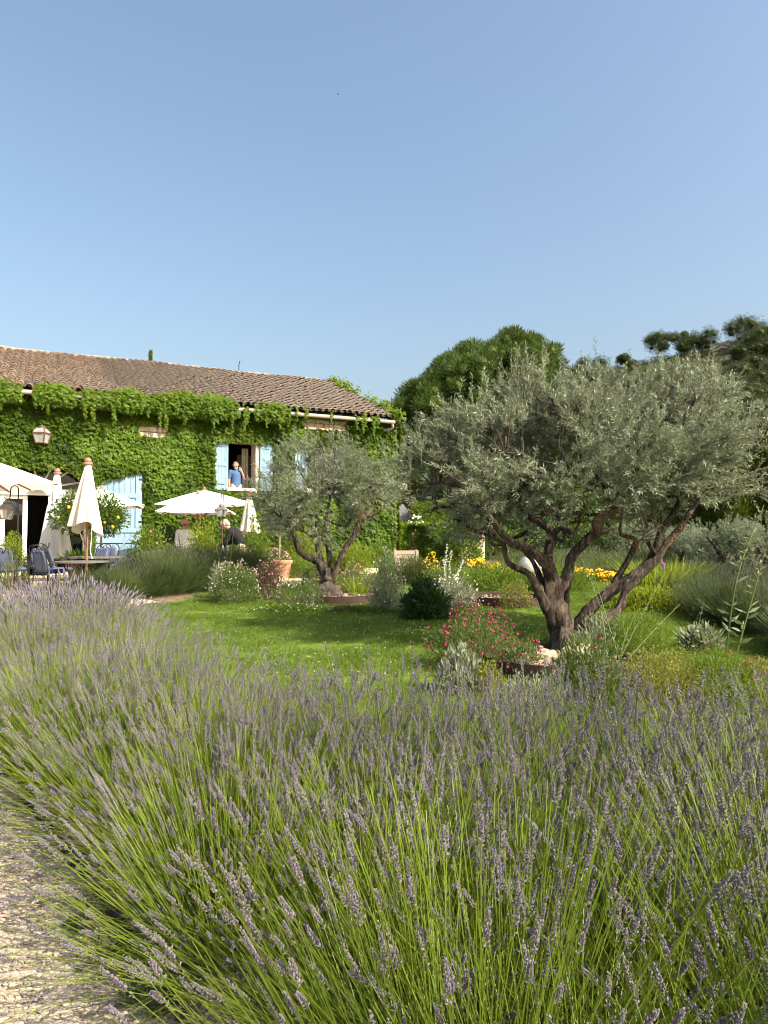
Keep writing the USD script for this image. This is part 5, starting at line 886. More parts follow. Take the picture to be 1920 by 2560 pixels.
hb = P(1080, 1325, 30.5); hb[2] = WZ; rng = R(803); hg = thing('clipped_hedge', 'clipped green hedge block above the garden wall', 'hedge', hb); n = 6000; e = np.array([.72, .7, .56]); u = rng.random((n, 3)) * 2 - 1; ax_ = rng.integers(0, 3, n); u[np.arange(n), ax_] = np.sign(u[np.arange(n), ax_]); qq = hb + [0, 0, .60] + u * e * (1 + .08 * rng.normal(size=(n, 1)))
part(hg, 'foliage', merge([leaves(qq, nrm(u + .7 * rng.normal(size=(n, 3)) + [0, 0, .3]), .10, .05, rng), box(hb + [0, 0, .58], e * 1.75)]), M_fresh, kind='stuff')
shrub('hydrangea', 'white flowering plant between the railing and the hedge block', np.r_[P(1042, 1325, 28.6)[:2], WZ + .05], .28, .25, .5, 700, (.08, .04), M_fresh, 804, .4, [(26, .05, M_wht, .3)], 'plant')
M_crate = mat('weathered_wood', (.42, .33, .24), .85, .3, 6, col2=(.30, .24, .18)); cq = at(1015, 1420, 24.5); cz = P(1015, 1376, 24.5)[2]
crate = thing('wooden_planter', 'weathered slatted wooden planter box before the vine wall', 'planter', cq); cw, cd, chh = .80, .6, cz - cq[2]
for i in range(5):
    z = cq[2] + chh * (i + .5) / 5; part(crate, 'slat', box([cq[0], cq[1] - cd / 2, z], (cw, .025, chh / 5 - .02)), M_crate); part(crate, 'slat', box([cq[0], cq[1] + cd / 2, z], (cw, .025, chh / 5 - .02)), M_crate)
    for sx in (-1, 1): part(crate, 'slat', box([cq[0] + sx * (cw / 2 + .012), cq[1], z], (.022, cd - .03, chh / 5 - .02)), M_crate)
for sx in (-1, 1):
    for sy in (-1, 1): part(crate, 'post', box([cq[0] + sx * (cw / 2 - .03), cq[1] + sy * (cd / 2 + .025), cq[2] + chh / 2], (.07, .022, chh + .03)), M_crate)
part(crate, 'soil', box([cq[0], cq[1], cq[2] + chh * .8], (cw - .06, cd - .06, .05)), M_soil)
# weeds and edging at the gravel
EDGE = [(.25, 1.1), (-.28, 1.75), (-.75, 2.45), (-1.32, 3.2), (-2.2, 4.3), (-3.4, 5.7)]; ep = smoothline(np.c_[np.array(EDGE), np.full(6, .03)], 5); M_edge = mat('black_edging', (.02, .02, .02), .6, .1, 10)
ed = thing('bed_edging', 'black edging strip along the gravel and lavender bed', 'garden edging', ep[0])
for a, b in zip(ep[:-1], ep[1:]): part(ed, 'strip', beam(a, b, .012, .07), M_edge)
for i, (px, py) in enumerate([(255, 2400), (320, 2450), (230, 2330), (375, 2520)]):
    q = G(px, py); shrub('weed', ('small weed with a yellow flower on the gravel edge', 'buttercup like weed at the bottom edge of the gravel', 'flat green weed beside the edging strip', 'weed rooted at the end of the edging strip')[i], q, .10, .08, .09, 130, (.035, .010), M_herb, 830 + i, .4, [(2, .008, M_yel, .3)] if i < 2 else None, 'weed')
# ---------------------------------------------------------------- the terrace: parasols, chairs, lanterns, pots
M_canvas = leafmat('white_canvas', [(0, (.72, .71, .68)), (1, (.78, .77, .74))], .25, .8, .15, (.75, .72, .64)); M_crm = leafmat('cream_canvas', [(0, (.70, .64, .52)), (1, (.76, .71, .60))], .22, .8, .15, (.75, .66, .50))
M_pole = mat('varnished_pole', (.33, .14, .06), .5, .2, 8, spec=.4); M_brass = mat('aged_copper', (.30, .17, .11), .5, .2, 12)
M_terra = mat('terracotta', (.50, .25, .155), .85, .15, 4, bump=.2, bscale=30); M_cush = mat('blue_cushion', (.085, .105, .18), .9, .18, 9, bump=.3, bscale=40); M_strp = mat('light_cushion', (.55, .52, .45), .9, .2, 25)
M_table = mat('table_slate', (.12, .115, .10), .6, .2, 10)
def zof(py, D): return P(960, py, D)[2]
def parasol(label, c, side, zh, za, yaw, mt, group='open parasols', droop=.06):
    """an open square parasol: four canvas panels over ribs, a pole and a finial"""
    c = np.asarray(c, float); t = thing('parasol', label, 'parasol', c, group=group); hs = side / 2; m = 9; cs, sn = math.cos(yaw), math.sin(yaw); rot = lambda v: np.c_[v[:, 0] * cs - v[:, 1] * sn, v[:, 0] * sn + v[:, 1] * cs, v[:, 2]] + np.r_[c[:2], 0]
    for k in range(4):
        V = []; F = []
        for i in range(m):
            f = i / (m - 1)
            for j in range(m):
                g = 2 * j / (m - 1) - 1; V.append([hs * f, hs * f * g, za - (za - zh) * f ** 1.12 - droop * f * (1 - g * g) * .9])
        for i in range(m - 1):
            for j in range(m - 1): a = i * m + j; F += [[a, a + m, a + m + 1], [a, a + m + 1, a + 1]]
        V = np.array(V); a = k * math.pi / 2; V = np.c_[V[:, 0] * math.cos(a) - V[:, 1] * math.sin(a), V[:, 0] * math.sin(a) + V[:, 1] * math.cos(a), V[:, 2]]
        part(t, 'canopy', (rot(V), np.array(F)), mt, smooth=True)
    for k in range(8):
        a = k * math.pi / 4; r = hs * (1.40 if k % 2 else .98); e = rot(np.array([[r * math.cos(a), r * math.sin(a), zh - .02 + (0 if k % 2 else -.03)], [.06 * math.cos(a), .06 * math.sin(a), za - .10]])); part(t, 'rib', beam(e[0], e[1], .022, .03), M_pole)
        e2 = rot(np.array([[r * .5 * math.cos(a), r * .5 * math.sin(a), za - .1 - (za - zh - .1) * .5 - .03], [.04 * math.cos(a), .04 * math.sin(a), za - .75]])); part(t, 'strut', beam(e2[0], e2[1], .018, .022), M_pole)
    part(t, 'pole', lathe([(.026, c[2]), (.026, za)], 12, (c[0], c[1], 0)), M_pole, smooth=50); part(t, 'finial', lathe([(.0, za + .11), (.028, za + .09), (.04, za + .05), (.03, za + .03), (.075, za + .004), (.075, za - .02)][::-1], 14, (c[0], c[1], 0)), M_brass, smooth=50)
    part(t, 'foot', lathe([(.001, c[2] + .09), (.05, c[2] + .09), (.06, c[2] + .05), (.25, c[2] + .04), (.25, c[2])][::-1], 18, (c[0], c[1], 0)), M_iron); return t
def closed_parasol(label, c, ztop, zbot, r, mt, seed, pole=True, waist=None, npl=8, ragged=.12):
    """a folded parasol: pleats falling from the finial, open at the hem"""
    rng = R(seed); c = np.asarray(c, float); t = thing('folded_parasol', label, 'parasol', c); nz, na = 26, npl * 8; a = np.arange(na) * 2 * math.pi / na; ph = rng.random(npl) * .6
    hem = ragged * (np.sin(a * 2 + rng.random() * 6) + .6 * np.sin(a * 3 + 1)); V = []
    for i in range(nz):
        f = i / (nz - 1); z = ztop - (ztop - zbot + hem) * f; rr = r * (.15 + .85 * f ** .85); 
        if waist: rr = rr * (1 - waist * np.exp(-((f - .33) / .05) ** 2))
        pl = 1 + (.10 + .26 * f) * np.sign(np.cos(npl * a + 1.2 * f)) * np.abs(np.cos(npl * a + 1.2 * f)) ** .7 * (.7 + .3 * np.sin(3 * a + seed))
        V.append(np.c_[rr * pl * np.cos(a) + .02 * math.sin(f * 3 + seed), rr * pl * np.sin(a), z * np.ones(na)])
    V = np.vstack(V) + [c[0], c[1], 0]; i = np.arange(na); j = (i + 1) % na; F = np.vstack([np.vstack([np.stack([q * na + i, (q + 1) * na + i, (q + 1) * na + j], 1), np.stack([q * na + i, (q + 1) * na + j, q * na + j], 1)]) for q in range(nz - 1)])
    part(t, 'canopy', (V, F), mt, smooth=70)
    part(t, 'finial', lathe([(.0, ztop + .13), (.05, ztop + .11), (.085, ztop + .05), (.06, ztop + .035), (.10, ztop + .01), (.10, ztop - .03)][::-1], 14, (c[0], c[1], 0)), M_brass, smooth=40)
    part(t, 'pole', lathe([(.027, c[2]), (.027, ztop - .02)], 12, (c[0], c[1], 0)), M_pole, smooth=50)
    for k in range(4): q = a[k * npl * 2]; part(t, 'rib', beam([c[0] + .04 * math.cos(q), c[1] + .04 * math.sin(q), ztop - .15], [c[0] + r * .5 * math.cos(q), c[1] + r * .5 * math.sin(q), zbot + .1], .02), M_pole)
    part(t, 'foot', lathe([(.001, c[2] + .09), (.05, c[2] + .09), (.25, c[2] + .04), (.25, c[2])][::-1], 18, (c[0], c[1], 0)), M_iron); return t
D = 15.5; cp = closed_parasol('folded cream parasol with a wooden pole standing nearest the lavender', at(216, 1450, D), zof(1158, D), zof(1318, D), .30, M_crm, 901, ragged=.14)
bq = at(216, 1450, D); cord = np.array([bq + [.13, -.1, 1.55], bq + [.15, -.12, 1.2], bq + [.13, -.12, .9], bq + [.17, -.12, .72]]); part(cp, 'cord', tube(np.c_[cord, np.full(4, .01)], sides=5), M_white)
D = 19.0; closed_parasol('tall white folded parasol with a cover standing before the open glass door', at(140, 1420, D), zof(1182, D), zof(1392, D), .36, M_canvas, 902, waist=.25, ragged=.05)
D = 20.0; dp = closed_parasol('small folded cream parasol with dark print left of the window olive', at(624, 1420, D), zof(1236, D), zof(1330, D), .26, M_crm, 903, ragged=.05)
rng = R(904); c0 = at(624, 1420, D)
for k in range(9):                                   # its dark printed scrolls
    a = np.linspace(0, 4.2, 7); z = zof(1250 + 6 * k, D); rr = .075 + .013 * k; part(dp, 'print', tubes([np.c_[c0[0] + (rng.random() - .5) * .08 + .03 * np.cos(a), c0[1] - rr - .075 + 0 * a, z + .045 * np.sin(a)]], .006, 4), M_iron)
D = 13.0; parasol('open white parasol reaching in from the left edge', at(-142, 1450, D), 3.0, zof(1210, D), zof(1116, D), math.radians(43), M_canvas)
D = 18.6; parasol('open white parasol half hidden behind the lemon tree, before the blue door', at(252, 1420, D), 2.05, zof(1265, D), zof(1222, D), math.radians(22), M_canvas)
D = 20.0; parasol('front one of the two overlapping white parasols under the window', at(493, 1420, D), 2.0, zof(1281, D), zof(1234, D), math.radians(8), M_canvas)
D = 21.3; parasol('rear one of the two overlapping white parasols under the window', at(509, 1420, D), 2.2, zof(1260, D), zof(1225, D), math.radians(42), M_canvas)
M_lglass = usdkit.material(stage, '/World/Looks/frosted_lamp_glass', {'t': ('transparent_bsdf', {'color': (.85, .86, .84)}), 'g': ('principled_bsdf', {'base_color': (.55, .56, .55), 'roughness': .2, 'specular_ior_level': .6}), 'm': ('mix_closure', {'fac': .45})}, [('t.BSDF', 'm.closure1'), ('g.BSDF', 'm.closure2')], surface='m.closure')
def lamp_body(t, c, h, w, frame, dome=False):
    """a four sided street lantern: glass tapering down, a hipped or domed roof and a chimney cap"""
    c = np.asarray(c, float); wt, wb = w / 2, w * .33; zb, zt = c[2], c[2] + h * .52
    co = lambda k, r, z: c * [1, 1, 0] + [r * math.cos(math.pi / 4 + k * math.pi / 2) * 1.414, r * math.sin(math.pi / 4 + k * math.pi / 2) * 1.414, z]
    for k in range(4):
        a, b, d, e = co(k, wb, zb), co(k + 1, wb, zb), co(k + 1, wt, zt), co(k, wt, zt); part(t, 'pane', (np.array([a, b, d, e]), np.array([[0, 1, 2], [0, 2, 3]])), M_lglass)
        part(t, 'frame', merge([beam(a, e, .028), beam(a, b, .024), beam(e, d, .034)]), frame)
        if dome: q = [co(k, wt, zt), co(k, wt * .92, zt + h * .14), co(k, wt * .55, zt + h * .28)]; part(t, 'roof_rib', tubes([q], .014, 4), frame); r_ = [co(k + 1, wt, zt), co(k + 1, wt * .92, zt + h * .14), co(k + 1, wt * .55, zt + h * .28)]; part(t, 'pane', (np.array(q + r_), np.array([[0, 3, 4], [0, 4, 1], [1, 4, 5], [1, 5, 2]])), M_lglass)
    top = zt + h * .28
    if not dome: part(t, 'roof', lathe([(wt * 1.55, zt), (wt * 1.2, zt + h * .07), (wt * .55, top), (.001, top)], 4, (c[0], c[1], 0), math.pi / 4), frame)
    part(t, 'cap', lathe([(wt * .62, top), (wt * .55, top + h * .07), (wt * .3, top + h * .11), (wt * .18, top + h * .18), (.001, top + h * .2)], 10, (c[0], c[1], 0)), frame, smooth=40)
M_lead = mat('grey_lead', (.16, .15, .135), .5, .2, 15, spec=.4); M_rust = mat('brown_iron', (.11, .065, .04), .6, .2, 15)
D = 13.0; b = at(42, 1480, D); hk = thing('lantern_hook', 'dark shepherd hook pole at the left, carrying a grey lantern', 'lantern pole', b); zt = zof(1222, D); u = D / FPX
part(hk, 'pole', tubes([[b - [0, 0, .1], [b[0], b[1], zt]]], .011, 6), M_iron)
part(hk, 'crook', tube(np.array([[b[0] - r * u, b[1], zof(y, D), .010] for r, y in ((0, 1222), (3, 1217), (9, 1214), (15, 1216), (19, 1221), (20, 1232), (21, 1243), (26, 1249), (32, 1247), (35, 1242))]), sides=6), M_iron, smooth=60)
lt = thing('lantern', 'grey four sided lantern hanging from the hook pole at the left edge', 'lantern', b); lamp_body(lt, [b[0] - 30 * u, b[1], zof(1297, D)], .36, .20, M_lead)
part(lt, 'ring', tube(np.array([[b[0] - 26 * u, b[1], zof(1249, D), .006], [b[0] - 30 * u, b[1], zof(1258, D), .006], [b[0] - 30 * u, b[1], zof(1266, D), .006]]), sides=5), M_iron)
D = 18.0; b = at(553, 1450, D); hk = thing('lantern_hook', 'thin rusty hook pole in front of the overlapping parasols', 'lantern pole', b); zt = zof(1232, D); u = D / FPX
part(hk, 'pole', tubes([[b, [b[0] + 4 * u, b[1], zt]]], .014, 6), M_rust); part(hk, 'crook', tube(np.array([[b[0] + (4 - r) * u, b[1], zof(y, D), .012] for r, y in ((0, 1232), (-.5, 1225), (1, 1221), (3.4, 1223), (4.6, 1230), (4.6, 1242))]), sides=6), M_rust)
lt = thing('lantern', 'glass lantern hanging from the rusty pole before the white parasols', 'lantern', b); lamp_body(lt, [b[0] - 1 * u, b[1] - .03, zof(1291, D)], .33, .23, M_lead); part(lt, 'chain', tubes([[[b[0] - 1 * u, b[1], zof(1258, D)], [b[0] - 1 * u, b[1], zof(1241, D)]]], .008, 4), M_iron)
t_, z_ = TZ(104, 1108, .35); lw = thing('wall_lantern', 'brown framed wall lantern with a rounded top on the creeper at upper left', 'wall lamp', H(t_, .35, z_)); lamp_body(lw, H(t_, .35, z_), .56, .36, M_rust, True); part(lw, 'bracket', beam(H(t_, .35, z_ + .50), H(t_, .02, z_ + .40), .03), M_rust)
q = P(1008, 1224, 27); lw = thing('wall_lantern', 'small white lamp on an arm off the house corner behind the olives', 'wall lamp', q); lamp_body(lw, q, .32, .24, M_white); part(lw, 'bracket', tube(np.array([np.r_[q + [0, 0, .30], .012], np.r_[q + [-.1, 0, .36], .012], np.r_[H(T1, -.3, 0)[:2], q[2] + .3, .012]]), sides=5), M_iron)
# ---- pots and potted plants
def pot(t, c, r, h, square=False):
    n = 4 if square else 32; k = 1.3 if square else 1.0; a0 = .6
    part(t, 'pot', lathe([(.001, c[2] + .01), (r * .70 * k, c[2] + .01), (r * .74 * k, c[2]), (r * .93 * k, c[2] + h * .80), (r * 1.03 * k, c[2] + h * .82), (r * 1.07 * k, c[2] + h * .88), (r * 1.07 * k, c[2] + h * .97), (r * 1.0 * k, c[2] + h), (r * .88 * k, c[2] + h), (r * .86 * k, c[2] + h * .86), (.001, c[2] + h * .86)], n, (c[0], c[1], 0), a0), M_terra, smooth=35)
D = 20.3; b = at(705, 1440, D); pt = thing('potted_tree', 'standard tree in a large terracotta pot at the edge of the lawn', 'potted tree', b); pot(pt, b, .285, .53)
rng = R(920); part(pt, 'trunk', tube(np.vstack([np.r_[b + [-.09, 0, .45], .035], np.r_[b + [-.08, 0, .9], .03], np.r_[b + [-.06, 0, 1.45], .028]])), mat('grey_bark', (.24, .18, .12), .9, .3, 20), smooth=60)
c = b + np.array([-.10, 0, 1.85]); o = rnd_dirs(12, rng); st, lf = twigs(c + o * [.32, .3, .32], np.full(12, .26), 800, rng, c, (.1, .25), (.065, .016), 18); part(pt, 'crown', lf, M_olive, kind='stuff')
n = 300; part(pt, 'underplanting', leaves(b + [0, 0, .47] + rng.normal(size=(n, 3)) * [.12, .12, .02], nrm(rng.normal(size=(n, 3)) + [0, 0, 1.2]), .10, .02, rng), M_fresh, kind='stuff'); part(pt, 'blossom', blobs_mesh(c + rnd_dirs(30, rng) * .5, .018, rng, 0, .6), M_pnk, kind='stuff')
D = 21.2; b = at(668, 1440, D); p2 = thing('planter', 'lower terracotta planter with pink flowers left of the potted tree', 'planter', b); pot(p2, b, .26, .42); n = 1500; o = rnd_dirs(n, rng); o[:, 2] = np.abs(o[:, 2]); part(p2, 'foliage', leaves(b + [.1, 0, .42] + o * [.62, .4, .42] * (.4 + .6 * rng.random((n, 1))), nrm(o + [0, 0, .4] + .5 * rng.normal(size=(n, 3))), .08, .025, rng), M_herb, kind='stuff'); o = rnd_dirs(140, rng); o[:, 2] = np.abs(o[:, 2]) + .2; part(p2, 'blossom', blobs_mesh(b + [.1, 0, .44] + nrm(o) * [.62, .4, .42], .022, rng, 0, .6), M_pnk, kind='stuff')
M_lemon = mat('lemon_fruit', (.75, .42, .02), .5, .12, 20, spec=.4); M_citrus = lm('citrus_leaf', (.035, .07, .008), (.085, .14, .014), (.20, .25, .035), .3, .35, .45)
D = 17.0; b = at(205, 1425, D); lem = thing('lemon_tree', 'lemon tree hung with yellow fruit in a terracotta pot behind the folded parasol', 'potted tree', b); pot(lem, b, .27, .56, True)
part(lem, 'trunk', tube(np.vstack([np.r_[b + [.05, 0, .5], .03], np.r_[b + [.08, 0, .9], .026], np.r_[b + [.05, 0, 1.3], .02]])), M_twig)
cs = np.array([P(x, y, D + d) for x, y, d in ((165, 1275, 0), (185, 1255, .1), (155, 1295, -.1), (200, 1285, .1), (180, 1305, -.1), (262, 1262, .1), (275, 1290, 0), (292, 1300, -.1), (268, 1310, .1), (285, 1280, .1), (225, 1270, .3), (240, 1300, .3))]); cr = np.full(len(cs), .22)
for k in (0, 3, 6, 7, 10): part(lem, 'limb', tube(np.vstack([np.r_[b + [.06, 0, 1.0], .018], np.r_[(b + [.06, 0, 1.2] + cs[k]) / 2, .013], np.r_[cs[k], .006]]), sides=5), M_twig)
n = 4400; s = rng.integers(0, len(cs), n); o = rnd_dirs(n, rng); part(lem, 'foliage', leaves(cs[s] + o * (.30 * rng.random(n) ** .5)[:, None], nrm(o + [0, 0, -.1] + .5 * rng.normal(size=(n, 3))), .10, .036, rng), M_citrus, kind='stuff')
for x, y in ((190, 1279), (189, 1301), (204, 1294), (282, 1317), (295, 1294), (146, 1293), (262, 1306), (172, 1268)): q = P(x, y, D - .28); part(lem, 'lemon', blobs_mesh(q[None], np.array([[.036, .036, .045]]), rng, 2, .05), M_lemon, smooth=True)
n = 150; a = rng.random(n) * 6.283; d = nrm(np.c_[np.cos(a) * .8, np.sin(a) * .8, .35 + rng.random(n)]); part(lem, 'strap_leaves', leaves(b + [-.05, -.05, .52] + rng.normal(size=(n, 3)) * [.08, .08, .02], d, .34 + .14 * rng.random(n), .026, rng, None, .1, .25), M_md, kind='stuff')
shrub('box_shrub', 'round clipped golden green shrub at the left edge by the glass doors', at(28, 1440, 16.5), .40, .40, 1.36, 5200, (.035, .018), M_lime, 930, .5, None, 'shrub', .3, .7)
shrub('citrus_bush', 'pale leafy citrus bush in front of the two overlapping parasols', at(507, 1440, 17.2), .50, .4, 1.55, 3000, (.09, .036), M_lime, 931, .5, None, 'shrub', .5, .35)
shrub('citrus_bush', 'leafy citrus bush between the person in black and the small olive', at(640, 1440, 18.6), .42, .4, 1.70, 2400, (.09, .036), M_fresh, 932, .5, None, 'shrub', .6, .35)
shrub('hydrangea', 'leafy bush with a few coral flowers at the foot of the blue door', at(372, 1430, 19), .62, .5, 1.42, 2600, (.10, .045), M_fresh, 933, .4, [(14, .035, mat('coral_petal', (.55, .20, .13), .8, .2, 20), .2)])
shrub('hydrangea', 'dark leafy bush under the creeper behind the person with the pink cap', at(418, 1430, 21), .70, .5, 1.60, 2200, (.10, .045), M_deep, 934, .4)
shrub('box_shrub', 'low clipped yellow green dome along the terrace edge', at(430, 1430, 17.5), .55, .4, 1.06, 3200, (.035, .018), M_fresh, 935, .5, None, 'shrub', .25, .7)
shrub('herb_clump', 'bright yellow green plant at the feet of the person in black', at(590, 1440, 17.3), .32, .3, .98, 1200, (.06, .02), M_lime, 936, .6, None, 'plant')
shrub('herb_clump', 'tuft of grass like leaves among the chairs at the left edge', at(28, 1455, 14.8), .16, .16, .72, 260, (.30, .012), M_gg, 937, 1.4, None, 'plant')
stalks('mullein', 'thin pale flower stalks rising from the hedge before the person in black', at(560, 1470, 15.5), [P(540, 1362, 15.5), P(570, 1350, 15.5), P(585, 1316, 15.4), P(600, 1395, 15.4)], M_sage, 938, (.05, .016), 18, .05)
# ---- wrought iron chairs with cushions, tables
def chair(label, px, D, face, first=None, cushion=M_cush, tip=0.0):
    b = at(px, 1450, D)
    t = thing('garden_chair', label, 'chair', b, face, group='wrought iron terrace chairs', world=False)
    rod = lambda pts, r=.010: tube(np.c_[np.array(pts, float), np.full(len(pts), r)], sides=6)
    for s in (-1, 1):
        part(t, 'leg', rod([[s * .22, .21, .44], [s * .235, .235, .2], [s * .25, .25, 0]]), M_iron, smooth=60); part(t, 'leg', rod([[s * .20, -.20, .44], [s * .21, -.23, .2], [s * .23, -.28, 0]]), M_iron, smooth=60)
        part(t, 'armrest', rod([[s * .24, -.22, .66], [s * .29, 0, .67], [s * .29, .18, .64], [s * .26, .24, .56], [s * .24, .22, .44]]), M_iron, smooth=60)
    part(t, 'back_frame', rod([[-.20, -.20, .44], [-.22, -.25, .70], [-.21, -.31, .92], [-.13, -.35, 1.00], [0, -.36, 1.03], [.13, -.35, 1.00], [.21, -.31, .92], [.22, -.25, .70], [.20, -.20, .44]]), M_iron, smooth=60)
    part(t, 'back_scroll', merge([rod([[-.1, -.24, .5], [-.12, -.29, .8], [-.05, -.345, .97], [0, -.30, .85], [.05, -.345, .97], [.12, -.29, .8], [.1, -.24, .5]], .007)]), M_iron, smooth=60)
    part(t, 'seat_frame', merge([box((0, 0, .445), (.46, .44, .02), 0, .004)]), M_iron); part(t, 'seat_cushion', box((0, .01, .49), (.44, .43, .07), 0, .025), cushion)
    v, f = box((0, 0, 0), (.40, .07, .44), 0, .03); v[:, 0] *= 1 - .18 * (v[:, 2] > .1); an = .26; v = np.c_[v[:, 0], v[:, 1] * math.cos(an) - v[:, 2] * math.sin(an) - .215, v[:, 1] * math.sin(an) + v[:, 2] * math.cos(an) + .71]; part(t, 'back_cushion', (v, f), cushion)
    return t
chair('chair with blue cushions seen from behind at the left edge', 8, 15.2, math.radians(28)); chair('chair with a blue cushion turned sideways left of the tuft of grass', 34, 15.6, math.radians(-50))
chair('chair turned sideways in front of the open glass door', 72, 17.0, math.radians(70)); chair('chair with a big blue back cushion just left of the white folded parasol', 122, 14.8, math.radians(-24))
chair('chair at the near side of the iron table beside the terracotta pot', 152, 15.6, math.radians(-55)); chair('chair with blue cushions on the far side of the table right of the cream parasol', 262, 17.4, math.radians(175))
chair('chair with a pale cushion tipped by the doorway', 84, 18.4, math.radians(120), None, M_strp); chair('chair with a blue cushion partly behind the cream parasol', 236, 16.6, math.radians(160))
def table(label, px, D, r, h):
    b = at(px, 1450, D); t = thing('garden_table', label, 'table', b); part(t, 'tabletop', lathe([(.001, b[2] + h), (r - .006, b[2] + h), (r, b[2] + h - .008), (r, b[2] + h - .03), (.001, b[2] + h - .03)][::-1], 32, (b[0], b[1], 0)), M_table)
    for k in range(4):
        a = k * math.pi / 2 + .5; d = np.array([math.cos(a), math.sin(a), 0]); part(t, 'leg', tube(np.array([np.r_[b + d * r * .8 + [0, 0, h - .03], .014], np.r_[b + d * r * .35 + [0, 0, h * .55], .014], np.r_[b + d * r * .3 + [0, 0, h * .35], .014], np.r_[b + d * r * .75, .014]]), sides=6), M_iron, smooth=60)
    return b + [0, 0, h]
table('round iron table just behind the cream folded parasol', 232, 16.3, .68, .74); table('lower iron table in front of the terracotta pot', 205, 14.6, .52, .70); tb = table('small laid table before the person in black', 556, 19.0, .5, .74)
for i, (dx, dy) in enumerate(((-.18, -.1), (.05, -.2), (.12, .05))): q = tb + [dx, dy, 0]; t = thing('glass_carafe', ('clear carafe at the left of the laid table', 'glass at the near edge of the laid table', 'glass in the middle of the laid table')[i], 'glass', q); part(t, 'body', lathe([(.001, q[2]), (.04, q[2]), (.045, q[2] + .10), (.02, q[2] + .17), (.028, q[2] + .22), (.026, q[2] + .22), (.018, q[2] + .17), (.042, q[2] + .1), (.037, q[2] + .005), (.001, q[2] + .005)], 12, (q[0], q[1], 0)), M_lglass, smooth=50)
q = tb + [-.02, .12, .001]; solo('folded_napkin', box(q + [0, 0, .02], (.2, .14, .04), .3, .012), M_white, 'white folded cloth on the laid table', 'napkin', loc=q)
rng = R(940); sb = at(-60, 1440, 17.6); se = at(118, 1440, 17.2); d = nrm(se - sb); x = 0; st = thing('stone_step', 'low stone kerb along the terrace before the glass doors', 'step', sb)
while x < np.linalg.norm(se - sb): w = .35 + .3 * rng.random(); part(st, 'stone', box(sb + d * (x + w / 2) + [0, 0, .05], (w - .015, .3, .12), math.atan2(d[1], d[0]), .02), M_stones[rng.integers(3)]); x += w
q = P(845, 236, 60); bird = thing('bird', 'tiny dark bird high in the clear sky', 'bird', q); part(bird, 'body', blobs_mesh(q[None], np.array([[.07, .04, .035]]), R(1), 1, .1), M_iron); part(bird, 'wing', (q + np.array([[0, 0, 0], [.03, 0, .1], [-.05, 0, .1]]), np.array([[0, 1, 2]])), M_iron)
# ---------------------------------------------------------------- people
M_skin = mat('skin', (.46, .27, .19), .6, .1, 20, spec=.3); M_hair = mat('grey_hair', (.30, .28, .26), .8, .2, 60); M_tee = mat('blue_tee', (.065, .13, .29), .9, .12, 12); M_trou = mat('pale_trousers', (.50, .49, .47), .9, .1, 12); M_shirt = mat('white_shirt', (.74, .72, .70), .9, .08, 12)
M_cap = mat('pink_cap', (.62, .22, .26), .85, .1, 20); M_cap2 = mat('beige_pink_cap', (.55, .36, .31), .85, .1, 20); M_blk = mat('black_jacket', (.012, .012, .014), .85, .2, 12); M_khaki = mat('khaki_trousers', (.50, .39, .28), .9, .1, 12); M_black = mat('black_plastic', (.015, .015, .016), .3, .1, 10, spec=.5); M_lip = mat('lips', (.36, .14, .12), .6, .1, 20)
def hull_chain(chains, fine=.025, it=6):
    Ms = []
    for ch in chains:
        for (p, r), (q, s) in zip(ch[:-1], ch[1:]): Ms.append(manifold3d.Manifold.batch_hull([manifold3d.Manifold.sphere(r, 14).translate([float(x) for x in p]), manifold3d.Manifold.sphere(s, 14).translate([float(x) for x in q])]))
    m = manifold3d.Manifold.batch_boolean(Ms, manifold3d.OpType.Add).refine_to_length(fine).to_mesh(); t = trimesh.Trimesh(m.vert_properties[:, :3], m.tri_verts); trimesh.smoothing.filter_taubin(t, iterations=it); return np.array(t.vertices), np.array(t.faces)
